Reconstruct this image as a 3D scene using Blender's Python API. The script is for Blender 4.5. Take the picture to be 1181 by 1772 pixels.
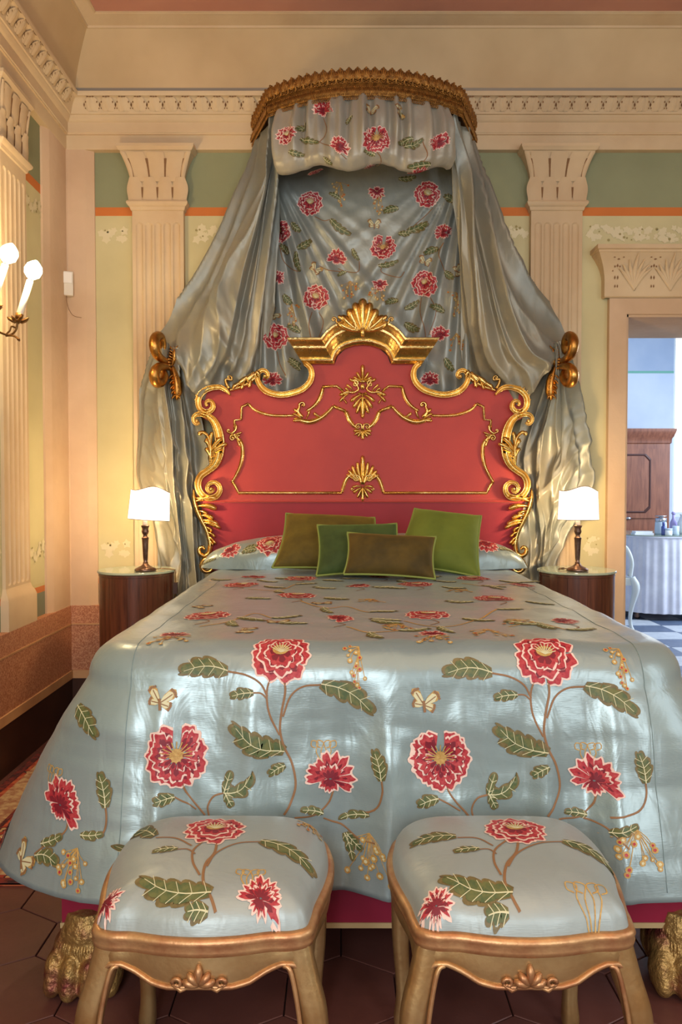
import bpy, bmesh, math, random
import numpy as np
from mathutils import Vector, Matrix, noise

for _o in list(bpy.data.objects):
    bpy.data.objects.remove(_o)
scene = bpy.context.scene
COL = scene.collection

# ---------------------------------------------------------------- camera
F = 1346.0                      # focal length in pixels of the 1181 x 1772 frame
CAM_H = 1.15
PITCH = math.atan(40.0 / F)
cam_d = bpy.data.cameras.new('camera')
cam_d.sensor_fit = 'VERTICAL'
cam_d.sensor_height = 36.0
cam_d.sensor_width = 24.0
cam_d.lens = F / 1772.0 * 36.0
cam_d.clip_start = 0.05
cam = bpy.data.objects.new('camera', cam_d)
cam.location = (0, 0, CAM_H)
cam.rotation_euler = (math.pi / 2 - PITCH, 0, 0)
COL.objects.link(cam)
scene.camera = cam

# ---------------------------------------------------------------- world and light
world = bpy.data.worlds.new('world')
scene.world = world
world.use_nodes = True
world.node_tree.nodes['Background'].inputs[0].default_value = (0.75, 0.86, 1.0, 1)
world.node_tree.nodes['Background'].inputs[1].default_value = 0.6

def area_light(name, loc, target, size, energy, color, spread=math.pi):
    d = bpy.data.lights.new(name, 'AREA')
    d.shape = 'RECTANGLE'
    d.size, d.size_y = size
    d.energy = energy
    d.color = color
    d.spread = spread
    o = bpy.data.objects.new(name, d)
    o.location = loc
    o.rotation_euler = (Vector(target) - Vector(loc)).to_track_quat('-Z', 'Y').to_euler()
    COL.objects.link(o)
    return o
# daylight of the bedroom's windows (in the front and the side wall), an unseen warm overhead light spread wide, daylight of the next room
area_light('window_daylight', (-0.45, -1.58, 1.75), (-0.3, 3.0, 1.2), (0.9, 1.8), 74, (0.90, 0.95, 1.0))
area_light('window_daylight', (1.75, -1.58, 1.75), (1.2, 3.0, 1.2), (0.9, 1.8), 42, (0.90, 0.95, 1.0))
area_light('window_daylight', (2.82, 0.6, 1.75), (0.0, 1.6, 1.0), (1.1, 1.9), 22, (0.88, 0.94, 1.0))
area_light('warm_overhead_light', (0.35, 0.5, 2.75), (0.3, 1.2, 0.0), (2.2, 2.2), 28, (1.0, 0.70, 0.40))
area_light('window_daylight_next_room', (4.4, 6.0, 1.9), (2.6, 6.4, 0.9), (1.3, 2.0), 150, (0.72, 0.84, 1.0))

scene.view_settings.view_transform = 'Standard'
scene.view_settings.look = 'None'
scene.view_settings.gamma = 1.0
scene.view_settings.use_curve_mapping = False
scene.view_settings.exposure = -0.2

# ---------------------------------------------------------------- geometry helpers
SP, CP = math.sin(PITCH), math.cos(PITCH)
def P(px, py, Y):
    """point on the plane y = Y that the photograph shows at pixel (px, py)"""
    dx = (px - 590.5) / F; dy = (886.0 - py) / F
    t = Y / (CP + dy * SP)
    return Vector((dx * t, Y, CAM_H + (dy * CP - SP) * t))
def Pz(px, py, z):
    dx = (px - 590.5) / F; dy = (886.0 - py) / F
    t = (z - CAM_H) / (dy * CP - SP)
    return Vector((dx * t, (CP + dy * SP) * t, z))
def PX(X, px, py):
    """point on the plane x = X seen at that pixel"""
    dx = (px - 590.5) / F; dy = (886.0 - py) / F
    t = X / dx
    return Vector((X, (CP + dy * SP) * t, CAM_H + (dy * CP - SP) * t))
def proj(v):
    x, y, z = v[0], v[1], v[2] - CAM_H
    d = y * CP - z * SP
    return 590.5 + F * x / d, 886.0 - F * (y * SP + z * CP) / d

def srgb(r, g, b):
    f = lambda c: c / 12.92 if c <= 0.04045 else ((c + 0.055) / 1.055) ** 2.4
    return (f(r / 255.0), f(g / 255.0), f(b / 255.0), 1.0)

class MB:
    """collects faces and links them as ONE mesh object"""
    def __init__(self):
        self.v = []; self.f = []; self.m = []
    def add(self, verts, faces, mat=0):
        n = len(self.v)
        self.v.extend([tuple(p) for p in verts])
        self.f.extend([tuple(i + n for i in f) for f in faces])
        self.m.extend([mat] * len(faces))
        return n
    def box(self, x0, x1, y0, y1, z0, z1, mat=0):
        v = [(x0,y0,z0),(x1,y0,z0),(x1,y1,z0),(x0,y1,z0),(x0,y0,z1),(x1,y0,z1),(x1,y1,z1),(x0,y1,z1)]
        self.add(v, [(0,3,2,1),(4,5,6,7),(0,1,5,4),(1,2,6,5),(2,3,7,6),(3,0,4,7)], mat)
    def grid(self, pts, nu, nv, mat=0, close_u=False):
        """pts row-major: nv rows of nu points"""
        fs = []
        for j in range(nv - 1):
            for i in range(nu if close_u else nu - 1):
                i2 = (i + 1) % nu
                fs.append((j*nu+i, j*nu+i2, (j+1)*nu+i2, (j+1)*nu+i))
        self.add(pts, fs, mat)
    def lathe(self, prof, c=(0,0,0), n=24, mat=0, cap=True):
        """prof: list of (r, z)"""
        pts = []
        for r, z in prof:
            for i in range(n):
                a = 2*math.pi*i/n
                pts.append((c[0]+r*math.cos(a), c[1]+r*math.sin(a), c[2]+z))
        self.grid(pts, n, len(prof), mat, True)
        if cap:
            b = len(self.v)-len(pts)
            self.f.append(tuple(range(b, b+n))[::-1]); self.m.append(mat)
            e = len(self.v)-n
            self.f.append(tuple(range(e, e+n))); self.m.append(mat)
    def tube(self, pts, rad, n=8, mat=0, cap=True, squash=None):
        pts = [Vector(p) for p in pts]
        R = rad if hasattr(rad, '__len__') else [rad]*len(pts)
        up = None; out = []
        for i, p in enumerate(pts):
            t = (pts[min(i+1, len(pts)-1)] - pts[max(i-1, 0)])
            if t.length < 1e-9: t = Vector((0,0,1))
            t.normalize()
            if up is None:
                up = t.orthogonal().normalized()
            else:
                up = up - t * up.dot(t)
                up = up.normalized() if up.length > 1e-6 else t.orthogonal().normalized()
            b = t.cross(up)
            for k in range(n):
                a = 2*math.pi*k/n
                out.append(p + (up*math.cos(a) + b*math.sin(a)) * R[i])
        self.grid(out, n, len(pts), mat, True)
        if cap:
            b0 = len(self.v)-len(out)
            self.f.append(tuple(range(b0, b0+n))[::-1]); self.m.append(mat)
            e = len(self.v)-n
            self.f.append(tuple(range(e, e+n))); self.m.append(mat)
    def ball(self, c, r, n=10, mat=0, sc=(1,1,1)):
        pts = []; rows = n//2+1
        for j in range(rows):
            th = math.pi*j/(rows-1)
            for i in range(n):
                a = 2*math.pi*i/n
                pts.append((c[0]+r*sc[0]*math.sin(th)*math.cos(a), c[1]+r*sc[1]*math.sin(th)*math.sin(a), c[2]+r*sc[2]*math.cos(th)))
        self.grid(pts, n, rows, mat, True)
    def build(self, name, mats, parent=None, smooth=True, recalc=True, weld=True, angle=None):
        me = bpy.data.meshes.new(name)
        me.from_pydata(self.v, [], self.f)
        if not isinstance(mats, (list, tuple)): mats = [mats]
        for m in mats: me.materials.append(m)
        if len(mats) > 1: me.polygons.foreach_set('material_index', self.m)
        if recalc or weld:
            bm = bmesh.new(); bm.from_mesh(me)
            if weld: bmesh.ops.remove_doubles(bm, verts=bm.verts, dist=1e-6)
            if recalc: bmesh.ops.recalc_face_normals(bm, faces=bm.faces)
            bm.to_mesh(me); bm.free()
        if smooth:
            me.polygons.foreach_set('use_smooth', [True]*len(me.polygons))
            if angle is not None: me.set_sharp_from_angle(angle=math.radians(angle))
        me.update()
        o = bpy.data.objects.new(name, me)
        COL.objects.link(o)
        if parent is not None: o.parent = parent
        return o

def tag(o, label=None, cat=None, group=None, kind=None):
    if label: o['label'] = label
    if cat: o['category'] = cat
    if group: o['group'] = group
    if kind: o['kind'] = kind
    return o
def empty(name, loc=(0,0,0), label=None, cat=None, group=None, kind=None, rz=0):
    o = bpy.data.objects.new(name, None)
    o.empty_display_size = 0.05
    o.location = loc; o.rotation_euler = (0,0,rz)
    COL.objects.link(o)
    return tag(o, label, cat, group, kind)
def settle(root):
    """keep the children's meshes in world coordinates although their root stands elsewhere"""
    M = Matrix.LocRotScale(root.location, root.rotation_euler, None).inverted()
    for c in root.children:
        c.matrix_parent_inverse = M
def copy_tree(o, parent=None):
    c = o.copy(); COL.objects.link(c)
    if parent is not None:
        c.parent = parent; c.matrix_parent_inverse = o.matrix_parent_inverse.copy()
    for ch in list(o.children): copy_tree(ch, c)
    return c

def catmull(pts, sub=6, closed=False):
    """smooth curve through points of any dimension"""
    A = [np.array(p, float) for p in pts]
    n = len(A); out = []
    if n == 2 and not closed:
        return [A[0] + (A[1]-A[0])*k/sub for k in range(sub+1)]
    segs = n if closed else n-1
    for i in range(segs):
        p1, p2 = A[i], A[(i+1) % n]
        p0 = A[(i-1) % n] if (closed or i > 0) else 2*p1-p2
        p3 = A[(i+2) % n] if (closed or i+2 < n) else 2*p2-p1
        for k in range(sub):
            t = k/sub
            out.append(0.5*((2*p1)+(p2-p0)*t+(2*p0-5*p1+4*p2-p3)*t*t+(3*p1-p0-3*p2+p3)*t**3))
    if not closed: out.append(A[-1])
    return out

def patch(ctrl):
    """tensor Catmull-Rom surface through a grid of points; returns f(u, v) for u along columns, v along rows"""
    A = np.array(ctrl, float); nr, nc = A.shape[:2]
    def w(t):
        return np.array([-t+2*t*t-t**3, 2-5*t*t+3*t**3, t+4*t*t-3*t**3, -t*t+t**3])*0.5
    E = np.zeros((nr+2, nc+2, A.shape[2]))
    E[1:-1,1:-1] = A
    E[0,1:-1] = 2*A[0]-A[1]; E[-1,1:-1] = 2*A[-1]-A[-2]
    E[:,0] = 2*E[:,1]-E[:,2]; E[:,-1] = 2*E[:,-2]-E[:,-3]
    def f(u, v):
        x = min(max(u, 0), 1)*(nc-1); y = min(max(v, 0), 1)*(nr-1)
        i = min(int(x), nc-2); j = min(int(y), nr-2)
        wu = w(x-i); wv = w(y-j)
        blk = E[j:j+4, i:i+4]
        return np.einsum('a,b,abk->k', wv, wu, blk)
    return f

def nz(x, y, z=0.0):
    return noise.noise(Vector((x, y, z)))
def ridged(x, y, z=0.0, oct=3):
    s = 0; a = 1; t = 0
    for k in range(oct):
        s += a*(1-abs(noise.noise(Vector((x, y, z+7*k))))*2.2); t += a
        a *= 0.5; x *= 2.1; y *= 2.1
    return s/t
def sstep(a, b, x):
    t = min(max((x-a)/(b-a), 0), 1)
    return t*t*(3-2*t)

# ---------------------------------------------------------------- materials
def mat(name, c1, rough=0.6, metal=0.0, c2=None, nscale=4.0, detail=4.0, contrast=(0.35, 0.65), bump=0.0, bscale=60.0, bdist=0.01,
        spec=0.5, sheen=0.0, sheen_tint=None, coat=0.0, emit=None, estr=0.0, trans=0.0, alpha=1.0, stretch=None, aniso=0.0, rvar=0.0, ior=1.45):
    m = bpy.data.materials.new(name); m.use_nodes = True
    nt = m.node_tree; N = nt.nodes; L = nt.links
    b = N['Principled BSDF']
    b.inputs['Base Color'].default_value = c1
    b.inputs['Roughness'].default_value = rough
    b.inputs['Metallic'].default_value = metal
    b.inputs['Specular IOR Level'].default_value = spec
    b.inputs['IOR'].default_value = ior
    b.inputs['Sheen Weight'].default_value = sheen
    if sheen_tint: b.inputs['Sheen Tint'].default_value = sheen_tint
    b.inputs['Coat Weight'].default_value = coat
    b.inputs['Transmission Weight'].default_value = trans
    b.inputs['Alpha'].default_value = alpha
    b.inputs['Anisotropic'].default_value = aniso
    if emit:
        b.inputs['Emission Color'].default_value = emit
        b.inputs['Emission Strength'].default_value = estr
    if c2 or bump or rvar:
        geo = N.new('ShaderNodeNewGeometry')
        mp = N.new('ShaderNodeMapping')
        L.new(geo.outputs['Position'], mp.inputs['Vector'])
        if stretch: mp.inputs['Scale'].default_value = stretch
    if c2 or rvar:
        tx = N.new('ShaderNodeTexNoise'); tx.inputs['Scale'].default_value = nscale; tx.inputs['Detail'].default_value = detail
        tx.inputs['Roughness'].default_value = 0.6
        L.new(mp.outputs[0], tx.inputs['Vector'])
        rp = N.new('ShaderNodeValToRGB')
        rp.color_ramp.elements[0].position = contrast[0]; rp.color_ramp.elements[1].position = contrast[1]
        rp.color_ramp.elements[0].color = c1; rp.color_ramp.elements[1].color = c2 or c1
        L.new(tx.outputs['Fac'], rp.inputs['Fac'])
        if c2: L.new(rp.outputs['Color'], b.inputs['Base Color'])
        if rvar:
            mr = N.new('ShaderNodeMapRange')
            mr.inputs['To Min'].default_value = rough-rvar; mr.inputs['To Max'].default_value = rough+rvar
            mr.inputs['From Min'].default_value = 0.3; mr.inputs['From Max'].default_value = 0.7
            L.new(tx.outputs['Fac'], mr.inputs['Value']); L.new(mr.outputs[0], b.inputs['Roughness'])
    if bump:
        t2 = N.new('ShaderNodeTexNoise'); t2.inputs['Scale'].default_value = bscale; t2.inputs['Detail'].default_value = 3
        L.new(mp.outputs[0], t2.inputs['Vector'])
        bp = N.new('ShaderNodeBump'); bp.inputs['Strength'].default_value = bump; bp.inputs['Distance'].default_value = bdist
        L.new(t2.outputs['Fac'], bp.inputs['Height']); L.new(bp.outputs[0], b.inputs['Normal'])
    return m

def silk(name, c1, c2, rough=0.36, bump=0.35, nscale=2.5, metal=0.25):
    """satin with slubs and soft creases in the bump"""
    m = mat(name, c1, rough, c2=c2, nscale=nscale, contrast=(0.3, 0.7), spec=0.7, sheen=0.1, metal=metal)
    nt = m.node_tree; N = nt.nodes; L = nt.links; b = N['Principled BSDF']
    geo = N.new('ShaderNodeNewGeometry')
    a = N.new('ShaderNodeTexNoise'); a.inputs['Scale'].default_value = 14; a.inputs['Detail'].default_value = 3; a.inputs['Distortion'].default_value = 0.7
    mp = N.new('ShaderNodeMapping'); mp.inputs['Rotation'].default_value = (0.3, 0.5, 0.7); mp.inputs['Scale'].default_value = (1, 1, 0.5)
    L.new(geo.outputs['Position'], mp.inputs['Vector']); L.new(mp.outputs[0], a.inputs['Vector'])
    c = N.new('ShaderNodeTexNoise'); c.inputs['Scale'].default_value = 420; c.inputs['Detail'].default_value = 1
    mc = N.new('ShaderNodeMapping'); mc.inputs['Scale'].default_value = (0.12, 1, 1)
    L.new(geo.outputs['Position'], mc.inputs['Vector']); L.new(mc.outputs[0], c.inputs['Vector'])
    b1 = N.new('ShaderNodeBump'); b1.inputs['Strength'].default_value = bump; b1.inputs['Distance'].default_value = 0.012
    b2 = N.new('ShaderNodeBump'); b2.inputs['Strength'].default_value = 0.12; b2.inputs['Distance'].default_value = 0.0015
    L.new(a.outputs['Fac'], b1.inputs['Height']); L.new(c.outputs['Fac'], b2.inputs['Height'])
    L.new(b1.outputs[0], b2.inputs['Normal']); L.new(b2.outputs[0], b.inputs['Normal'])
    return m

M = {}
M['plaster'] = mat('plaster', srgb(214,190,152), 0.75, c2=srgb(200,172,134), nscale=2.2, bump=0.15, bscale=30)
M['plaster_rose'] = mat('plaster_rose', srgb(214,184,150), 0.75, c2=srgb(198,166,132), nscale=2.0, bump=0.15, bscale=30)
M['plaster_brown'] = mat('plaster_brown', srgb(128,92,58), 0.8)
M['cove'] = mat('cove_paint', srgb(206,180,138), 0.8, c2=srgb(190,163,122), nscale=1.6, bump=0.08, bscale=25)
M['ceiling_pink'] = mat('ceiling_pink', srgb(196,142,124), 0.8, c2=srgb(186,130,114), nscale=2)
M['ivy'] = mat('ivy_paint', srgb(220,208,170), 0.8)
M['ivy_dark'] = mat('ivy_dark_paint', srgb(160,146,96), 0.8)  # darker olive tone for some of the small painted dots
M['dado'] = mat('dado_speckle', srgb(166,104,72), 0.55, c2=srgb(204,150,112), nscale=160, detail=3, contrast=(0.42, 0.6))
M['dado_line'] = mat('dado_line', srgb(206,160,112), 0.6, c2=srgb(190,140,96), nscale=5)
M['base_brown'] = mat('baseboard_brown', srgb(74,44,30), 0.45, c2=srgb(58,34,24), nscale=4)
M['silk'] = silk('silver_blue_silk', srgb(150,166,166), srgb(134,151,152), 0.30, 0.28, metal=0.3)
M['silk_back'] = silk('silver_silk_backcloth', srgb(146,150,142), srgb(130,136,130), 0.38, 0.35, metal=0.2)
M['silk_warm'] = silk('silver_silk_valance', srgb(164,157,138), srgb(148,146,134), 0.42, 0.4, metal=0.18)
M['taffeta'] = silk('grey_taffeta', srgb(146,138,116), srgb(120,126,120), 0.40, 0.22, metal=0.22)
M['gold'] = mat('gilding', srgb(228,196,128), 0.28, 1.0, c2=srgb(188,146,78), nscale=22, contrast=(0.35, 0.75), rvar=0.08, bump=0.1, bscale=90)
M['gold_dark'] = mat('aged_gilding', srgb(206,156,82), 0.34, 1.0, c2=srgb(160,108,50), nscale=26, contrast=(0.3, 0.7), rvar=0.08, bump=0.15, bscale=90)
M['gold_pale'] = mat('worn_gilding', srgb(206,176,124), 0.36, 0.8, c2=srgb(170,128,78), nscale=9, contrast=(0.35, 0.7), rvar=0.08, bump=0.08, bscale=70)
M['gold_red'] = mat('bole_worn_gilding', srgb(172,118,80), 0.40, 0.65, c2=srgb(206,164,114), nscale=18, contrast=(0.35, 0.7), bump=0.1, bscale=70)
M['lace'] = mat('gold_lace', srgb(178,128,62), 0.45, 0.65, c2=srgb(120,80,36), nscale=60, contrast=(0.35, 0.65), bump=0.4, bscale=260, bdist=0.004)
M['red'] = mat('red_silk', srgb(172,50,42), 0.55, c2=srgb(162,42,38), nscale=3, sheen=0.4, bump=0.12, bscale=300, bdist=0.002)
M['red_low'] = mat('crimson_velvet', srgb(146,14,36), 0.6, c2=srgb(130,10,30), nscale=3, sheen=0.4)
M['rail_red'] = mat('rail_silk', srgb(142,22,52), 0.55, c2=srgb(128,18,46), nscale=5)
M['rail_edge'] = mat('rail_galloon', srgb(186,158,112), 0.7)
M['velvet_olive'] = mat('olive_velvet', srgb(100,84,22), 0.8, c2=srgb(74,60,14), nscale=9, sheen=0.7, sheen_tint=srgb(160,140,60))
M['velvet_bronze'] = mat('bronze_velvet', srgb(84,66,16), 0.8, c2=srgb(60,48,10), nscale=10, sheen=0.7, sheen_tint=srgb(150,120,60))
M['velvet_dark'] = mat('forest_velvet', srgb(64,82,36), 0.8, c2=srgb(46,62,24), nscale=10, sheen=0.7, sheen_tint=srgb(120,150,80))
M['velvet_bright'] = mat('leaf_velvet', srgb(106,118,40), 0.8, c2=srgb(92,104,32), nscale=6, sheen=0.6, sheen_tint=srgb(150,180,90))
M['piping'] = mat('piping_green', srgb(128,140,66), 0.7)
M['wood_dark'] = mat('nightstand_veneer', srgb(112,62,40), 0.28, c2=srgb(72,38,26), nscale=7, stretch=(9, 9, 0.6), contrast=(0.3, 0.7), coat=0.3)
M['wood_brown'] = mat('wardrobe_wood', srgb(150,92,66), 0.45, c2=srgb(112,62,44), nscale=6, stretch=(6, 6, 0.7), contrast=(0.3, 0.7))
M['wood_line'] = mat('wardrobe_line', srgb(70,34,26), 0.5)
M['bronze'] = mat('lamp_bronze', srgb(140,112,98), 0.30, 0.85, c2=srgb(96,72,60), nscale=30)
M['brass'] = mat('old_brass', srgb(128,92,50), 0.4, 0.9, c2=srgb(92,62,32), nscale=40)
M['glass_green'] = mat('glass_plate', srgb(206,222,206), 0.05, trans=0.6, ior=1.45, spec=0.6)
M['white_plastic'] = mat('white_plastic', srgb(226,216,196), 0.4)
M['white_gloss'] = mat('white_plastic_cover', srgb(244,238,226), 0.25)
M['candle'] = mat('candle_sleeve', srgb(240,234,220), 0.5)
M['bulb'] = mat('lit_bulb', srgb(255,240,210), 0.4, emit=(1.0, 0.86, 0.6, 1), estr=40)
M['shade'] = mat('lit_lampshade', srgb(255,244,222), 0.8, emit=(1.0, 0.90, 0.72, 1), estr=1.6)
M['shade_edge'] = mat('lampshade_edge', srgb(150,112,72), 0.7)
M['t_white'] = mat('thread_white', srgb(228,196,182), 0.5, spec=0.4)
M['t_crimson'] = mat('thread_crimson', srgb(162,38,50), 0.5, c2=srgb(184,70,72), nscale=120, contrast=(0.4, 0.62), spec=0.4)
M['t_dark'] = mat('thread_wine', srgb(118,24,40), 0.55)
M['t_gold'] = mat('thread_gold', srgb(196,160,92), 0.5, c2=srgb(170,128,66), nscale=150)
M['t_green'] = mat('thread_green', srgb(74,90,56), 0.5, c2=srgb(104,106,62), nscale=60, contrast=(0.4, 0.6))
M['t_olive'] = mat('thread_olive', srgb(122,106,66), 0.5, c2=srgb(100,86,52), nscale=90)
M['t_brown'] = mat('thread_brown', srgb(138,100,66), 0.55)
M['t_cream'] = mat('thread_cream', srgb(206,200,160), 0.5)
THREADS = [M[k] for k in ('t_white','t_crimson','t_dark','t_gold','t_green','t_olive','t_brown','t_cream')]
TW, TC, TD, TG, TGR, TO, TB, TCR = range(8)

def wall_paint():
    """painted wall: bands of colour by height (flat paint)"""
    m = bpy.data.materials.new('painted_wall'); m.use_nodes = True
    nt = m.node_tree; N = nt.nodes; L = nt.links; b = N['Principled BSDF']
    b.inputs['Roughness'].default_value = 0.75
    geo = N.new('ShaderNodeNewGeometry'); sx = N.new('ShaderNodeSeparateXYZ')
    L.new(geo.outputs['Position'], sx.inputs[0])
    mr = N.new('ShaderNodeMath'); mr.operation = 'DIVIDE'; mr.inputs[1].default_value = 3.6
    L.new(sx.outputs['Z'], mr.inputs[0])
    rp = N.new('ShaderNodeValToRGB'); cr = rp.color_ramp; cr.interpolation = 'CONSTANT'
    bands = [(0.0, (128,132,112)), (0.665, (206,122,66)), (0.70, (204,190,140)), (0.707, (206,196,150)), (P(0,377,3.9).z, (222,206,160)),
             (P(0,374,3.9).z, (206,118,52)), (P(0,362.5,3.9).z, (142,146,112))]
    cr.elements[0].position = 0; cr.elements[0].color = srgb(*bands[0][1])
    cr.elements[1].position = bands[1][0]/3.6; cr.elements[1].color = srgb(*bands[1][1])
    for z, c in bands[2:]:
        e = cr.elements.new(z/3.6); e.color = srgb(*c)
    L.new(mr.outputs[0], rp.inputs['Fac'])
    tx = N.new('ShaderNodeTexNoise'); tx.inputs['Scale'].default_value = 2.4; tx.inputs['Detail'].default_value = 5
    L.new(geo.outputs['Position'], tx.inputs['Vector'])
    r2 = N.new('ShaderNodeValToRGB'); r2.color_ramp.elements[0].position = 0.3; r2.color_ramp.elements[1].position = 0.7
    r2.color_ramp.elements[0].color = (0.86, 0.84, 0.80, 1); r2.color_ramp.elements[1].color = (1.06, 1.06, 1.04, 1)
    L.new(tx.outputs['Fac'], r2.inputs['Fac'])
    mx = N.new('ShaderNodeMix'); mx.data_type = 'RGBA'; mx.blend_type = 'MULTIPLY'; mx.inputs['Factor'].default_value = 1.0
    L.new(rp.outputs['Color'], mx.inputs['A']); L.new(r2.outputs['Color'], mx.inputs['B'])
    L.new(mx.outputs['Result'], b.inputs['Base Color'])
    return m
M['wall'] = wall_paint()
# ================================================================ the room
WY = 3.9                                   # back wall plane
XL = P(112, 700, WY).x                     # left wall plane
XR, YF_ROOM = 2.95, -1.75
WT = 0.52                                  # wall thickness
DX0 = P(1080, 700, WY).x                   # door opening
DX1 = DX0 + 0.98
DZ = P(1080, 546, WY).z
ZC = P(157, 19, WY-0.25).z                                  # flat ceiling

fb = MB(); fb.box(XL-0.3, XR+0.3, YF_ROOM-0.3, WY+WT, -0.12, -0.012)
M['floor_joint'] = mat('floor_joint', srgb(70,42,36), 0.8)
M['floor_tile'] = mat('terracotta', srgb(106,64,56), 0.42, c2=srgb(92,54,47), nscale=3.5, bump=0.08, bscale=40)
floor = tag(fb.build('floor', M['floor_joint'], smooth=False), 'dark red terracotta floor of hexagonal tiles', kind='structure')
# hexagonal tiles, one by one where the picture can show them
def hex_mesh(r):
    mb = MB(); t = 0.012; e = 0.0015
    ring = lambda rr, z: [(rr*math.cos(math.pi/6+k*math.pi/3), rr*math.sin(math.pi/6+k*math.pi/3), z) for k in range(6)]
    mb.add(ring(r, -t)+ring(r, -e)+ring(r-e, 0), [tuple(range(12,18))]+[(k,(k+1)%6,6+(k+1)%6,6+k) for k in range(6)]+[(6+k,6+(k+1)%6,12+(k+1)%6,12+k) for k in range(6)])
    return mb
hr = 0.145
proto = hex_mesh(hr-0.002).build('floor_tile', M['floor_tile'], floor, smooth=False)
first = True; dxh = hr*math.sqrt(3); dyh = hr*1.5
rest = MB(); nh = 0
for j in range(-12, 26):
    for i in range(-12, 18):
        x = (i+(j % 2)*0.5)*dxh; y = j*dyh
        if not (XL-0.1 < x < XR+0.1 and YF_ROOM < y < WY): continue
        show = (1.1 < y < 2.0 and -1.2 < x < 1.5) or (x < -0.45 and 1.1 < y < 3.6)
        if show:
            o = proto if first else proto.copy()
            if not first: COL.objects.link(o)
            first = False
            o.location = (x, y, 0.0004*nz(x*7, y*7)-0.0006)
        else:
            s = hex_mesh(hr-0.002); rest.add([(a+x, b+y, c-0.001) for a, b, c in s.v], s.f)
tag(rest.build('floor_tiling', M['floor_tile'], floor, smooth=False, weld=False), kind='stuff')

# back wall with the door opening
mb = MB()
mb.box(XL-0.3, DX0, WY, WY+WT, -0.1, 3.6); mb.box(DX1, XR+0.3, WY, WY+WT, -0.1, 3.6); mb.box(DX0, DX1, WY, WY+WT, DZ, 3.6)
wall_back = tag(mb.build('wall_back', M['wall'], smooth=False), 'painted back wall with green and pale yellow panels', kind='structure')
mb = MB(); mb.box(XL-0.3, XL, YF_ROOM-0.3, WY, -0.1, 3.6)
wall_left = tag(mb.build('wall_left', M['wall'], smooth=False), 'painted side wall beside the bed', kind='structure')
# side and front wall outside the picture, with window openings
def wall_with_windows(name, axis, c, t, a0, a1, wins):
    mb = MB(); z0, z1 = 0.8, 2.7
    cuts = sorted(wins); prev = a0
    def bx(p, q, zz0, zz1):
        if axis == 'y': mb.box(p, q, c, c+t, zz0, zz1)
        else: mb.box(c, c+t, p, q, zz0, zz1)
    for p, q in cuts:
        bx(prev, p, -0.1, 3.6); bx(p, q, -0.1, z0); bx(p, q, z1, 3.6); prev = q
    bx(prev, a1, -0.1, 3.6)
    return tag(mb.build(name, M['wall'], smooth=False), 'painted wall with tall windows', kind='structure')
wall_with_windows('wall_front', 'y', YF_ROOM-0.3, 0.3, XL-0.3, XR+0.3, [(-1.0, 0.1), (1.2, 2.3)])
wall_with_windows('wall_right', 'x', XR, 0.3, YF_ROOM-0.3, WY, [(0.05, 1.15)])

# ceiling: rose panel, moulded frame and cove on all sides
mb = MB(); mb.box(XL-0.3, XR+0.3, YF_ROOM-0.3, WY+WT, ZC, ZC+0.2)
ceiling = tag(mb.build('ceiling', M['ceiling_pink'], smooth=False), 'flat ceiling painted dusty rose', kind='structure')
def loop_sweep(prof, mat_, name, parent, smooth=True, angle=35):
    """sweep a profile of (offset from the wall, z) round the room"""
    mb = MB(); pts = []
    for o_, z_ in prof:
        pts += [(XL+o_, WY-o_, z_), (XR-o_, WY-o_, z_), (XR-o_, YF_ROOM+o_, z_), (XL+o_, YF_ROOM+o_, z_)]
    mb.grid(pts, 4, len(prof), 0, True)
    return mb.build(name, mat_, parent, smooth=smooth, angle=angle)
z_ct = P(0, 157, WY-0.12).z
Z0 = P(157, 47, WY-0.19).z
cove = []
for k in range(9):
    t = k/8
    cove.append((0.104+0.086*(t**1.5), z_ct+0.022+(Z0-z_ct-0.022)*t))
loop_sweep(cove, M['cove'], 'ceiling_cove', ceiling)
M['grey_band'] = mat('grey_shadow_line', srgb(150,140,124), 0.8)  # shadow line above the cornice, put in as a grey strip
loop_sweep([(0.02, z_ct-0.01), (0.100, z_ct), (0.104, z_ct+0.022)], M['grey_band'], 'cove_line', ceiling)
frame = [(0.186, Z0-0.004), (0.194, Z0-0.006), (0.197, Z0+0.004), (0.206, Z0+0.008), (0.230, ZC-0.012), (0.240, ZC-0.010), (0.246, ZC-0.004), (0.250, ZC-0.004), (0.250, ZC+0.03)]
loop_sweep(frame, M['plaster'], 'ceiling_frame', ceiling)

# entablature under the cove
def zc(py, off): return P(0, py, WY-off).z
ent = [(0.0, zc(260,0.03)), (0.03, zc(259,0.03)), (0.034, zc(256,0.03)), (0.034, zc(234,0.034)), (0.042, zc(233,0.04)), (0.042, zc(231,0.042)), (0.046, zc(229,0.046)), (0.046, zc(212,0.046)),
       (0.052, zc(210,0.05)), (0.056, zc(206,0.056)), (0.062, zc(203,0.06)), (0.064, zc(199,0.064)), (0.070, zc(197,0.07)), (0.072, zc(194,0.072)), (0.074, zc(191,0.074)), (0.083, zc(180,0.083)), (0.097, zc(171,0.097)), (0.108, zc(167,0.108)),
       (0.116, zc(165,0.116)), (0.120, zc(161,0.12)), (0.120, zc(157,0.12)), (0.100, zc(156,0.12))]
trim1 = tag(loop_sweep(ent, M['plaster'], 'trim_1', None), 'moulded plaster cornice with carved leaves under the ceiling', kind='structure')
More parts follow.
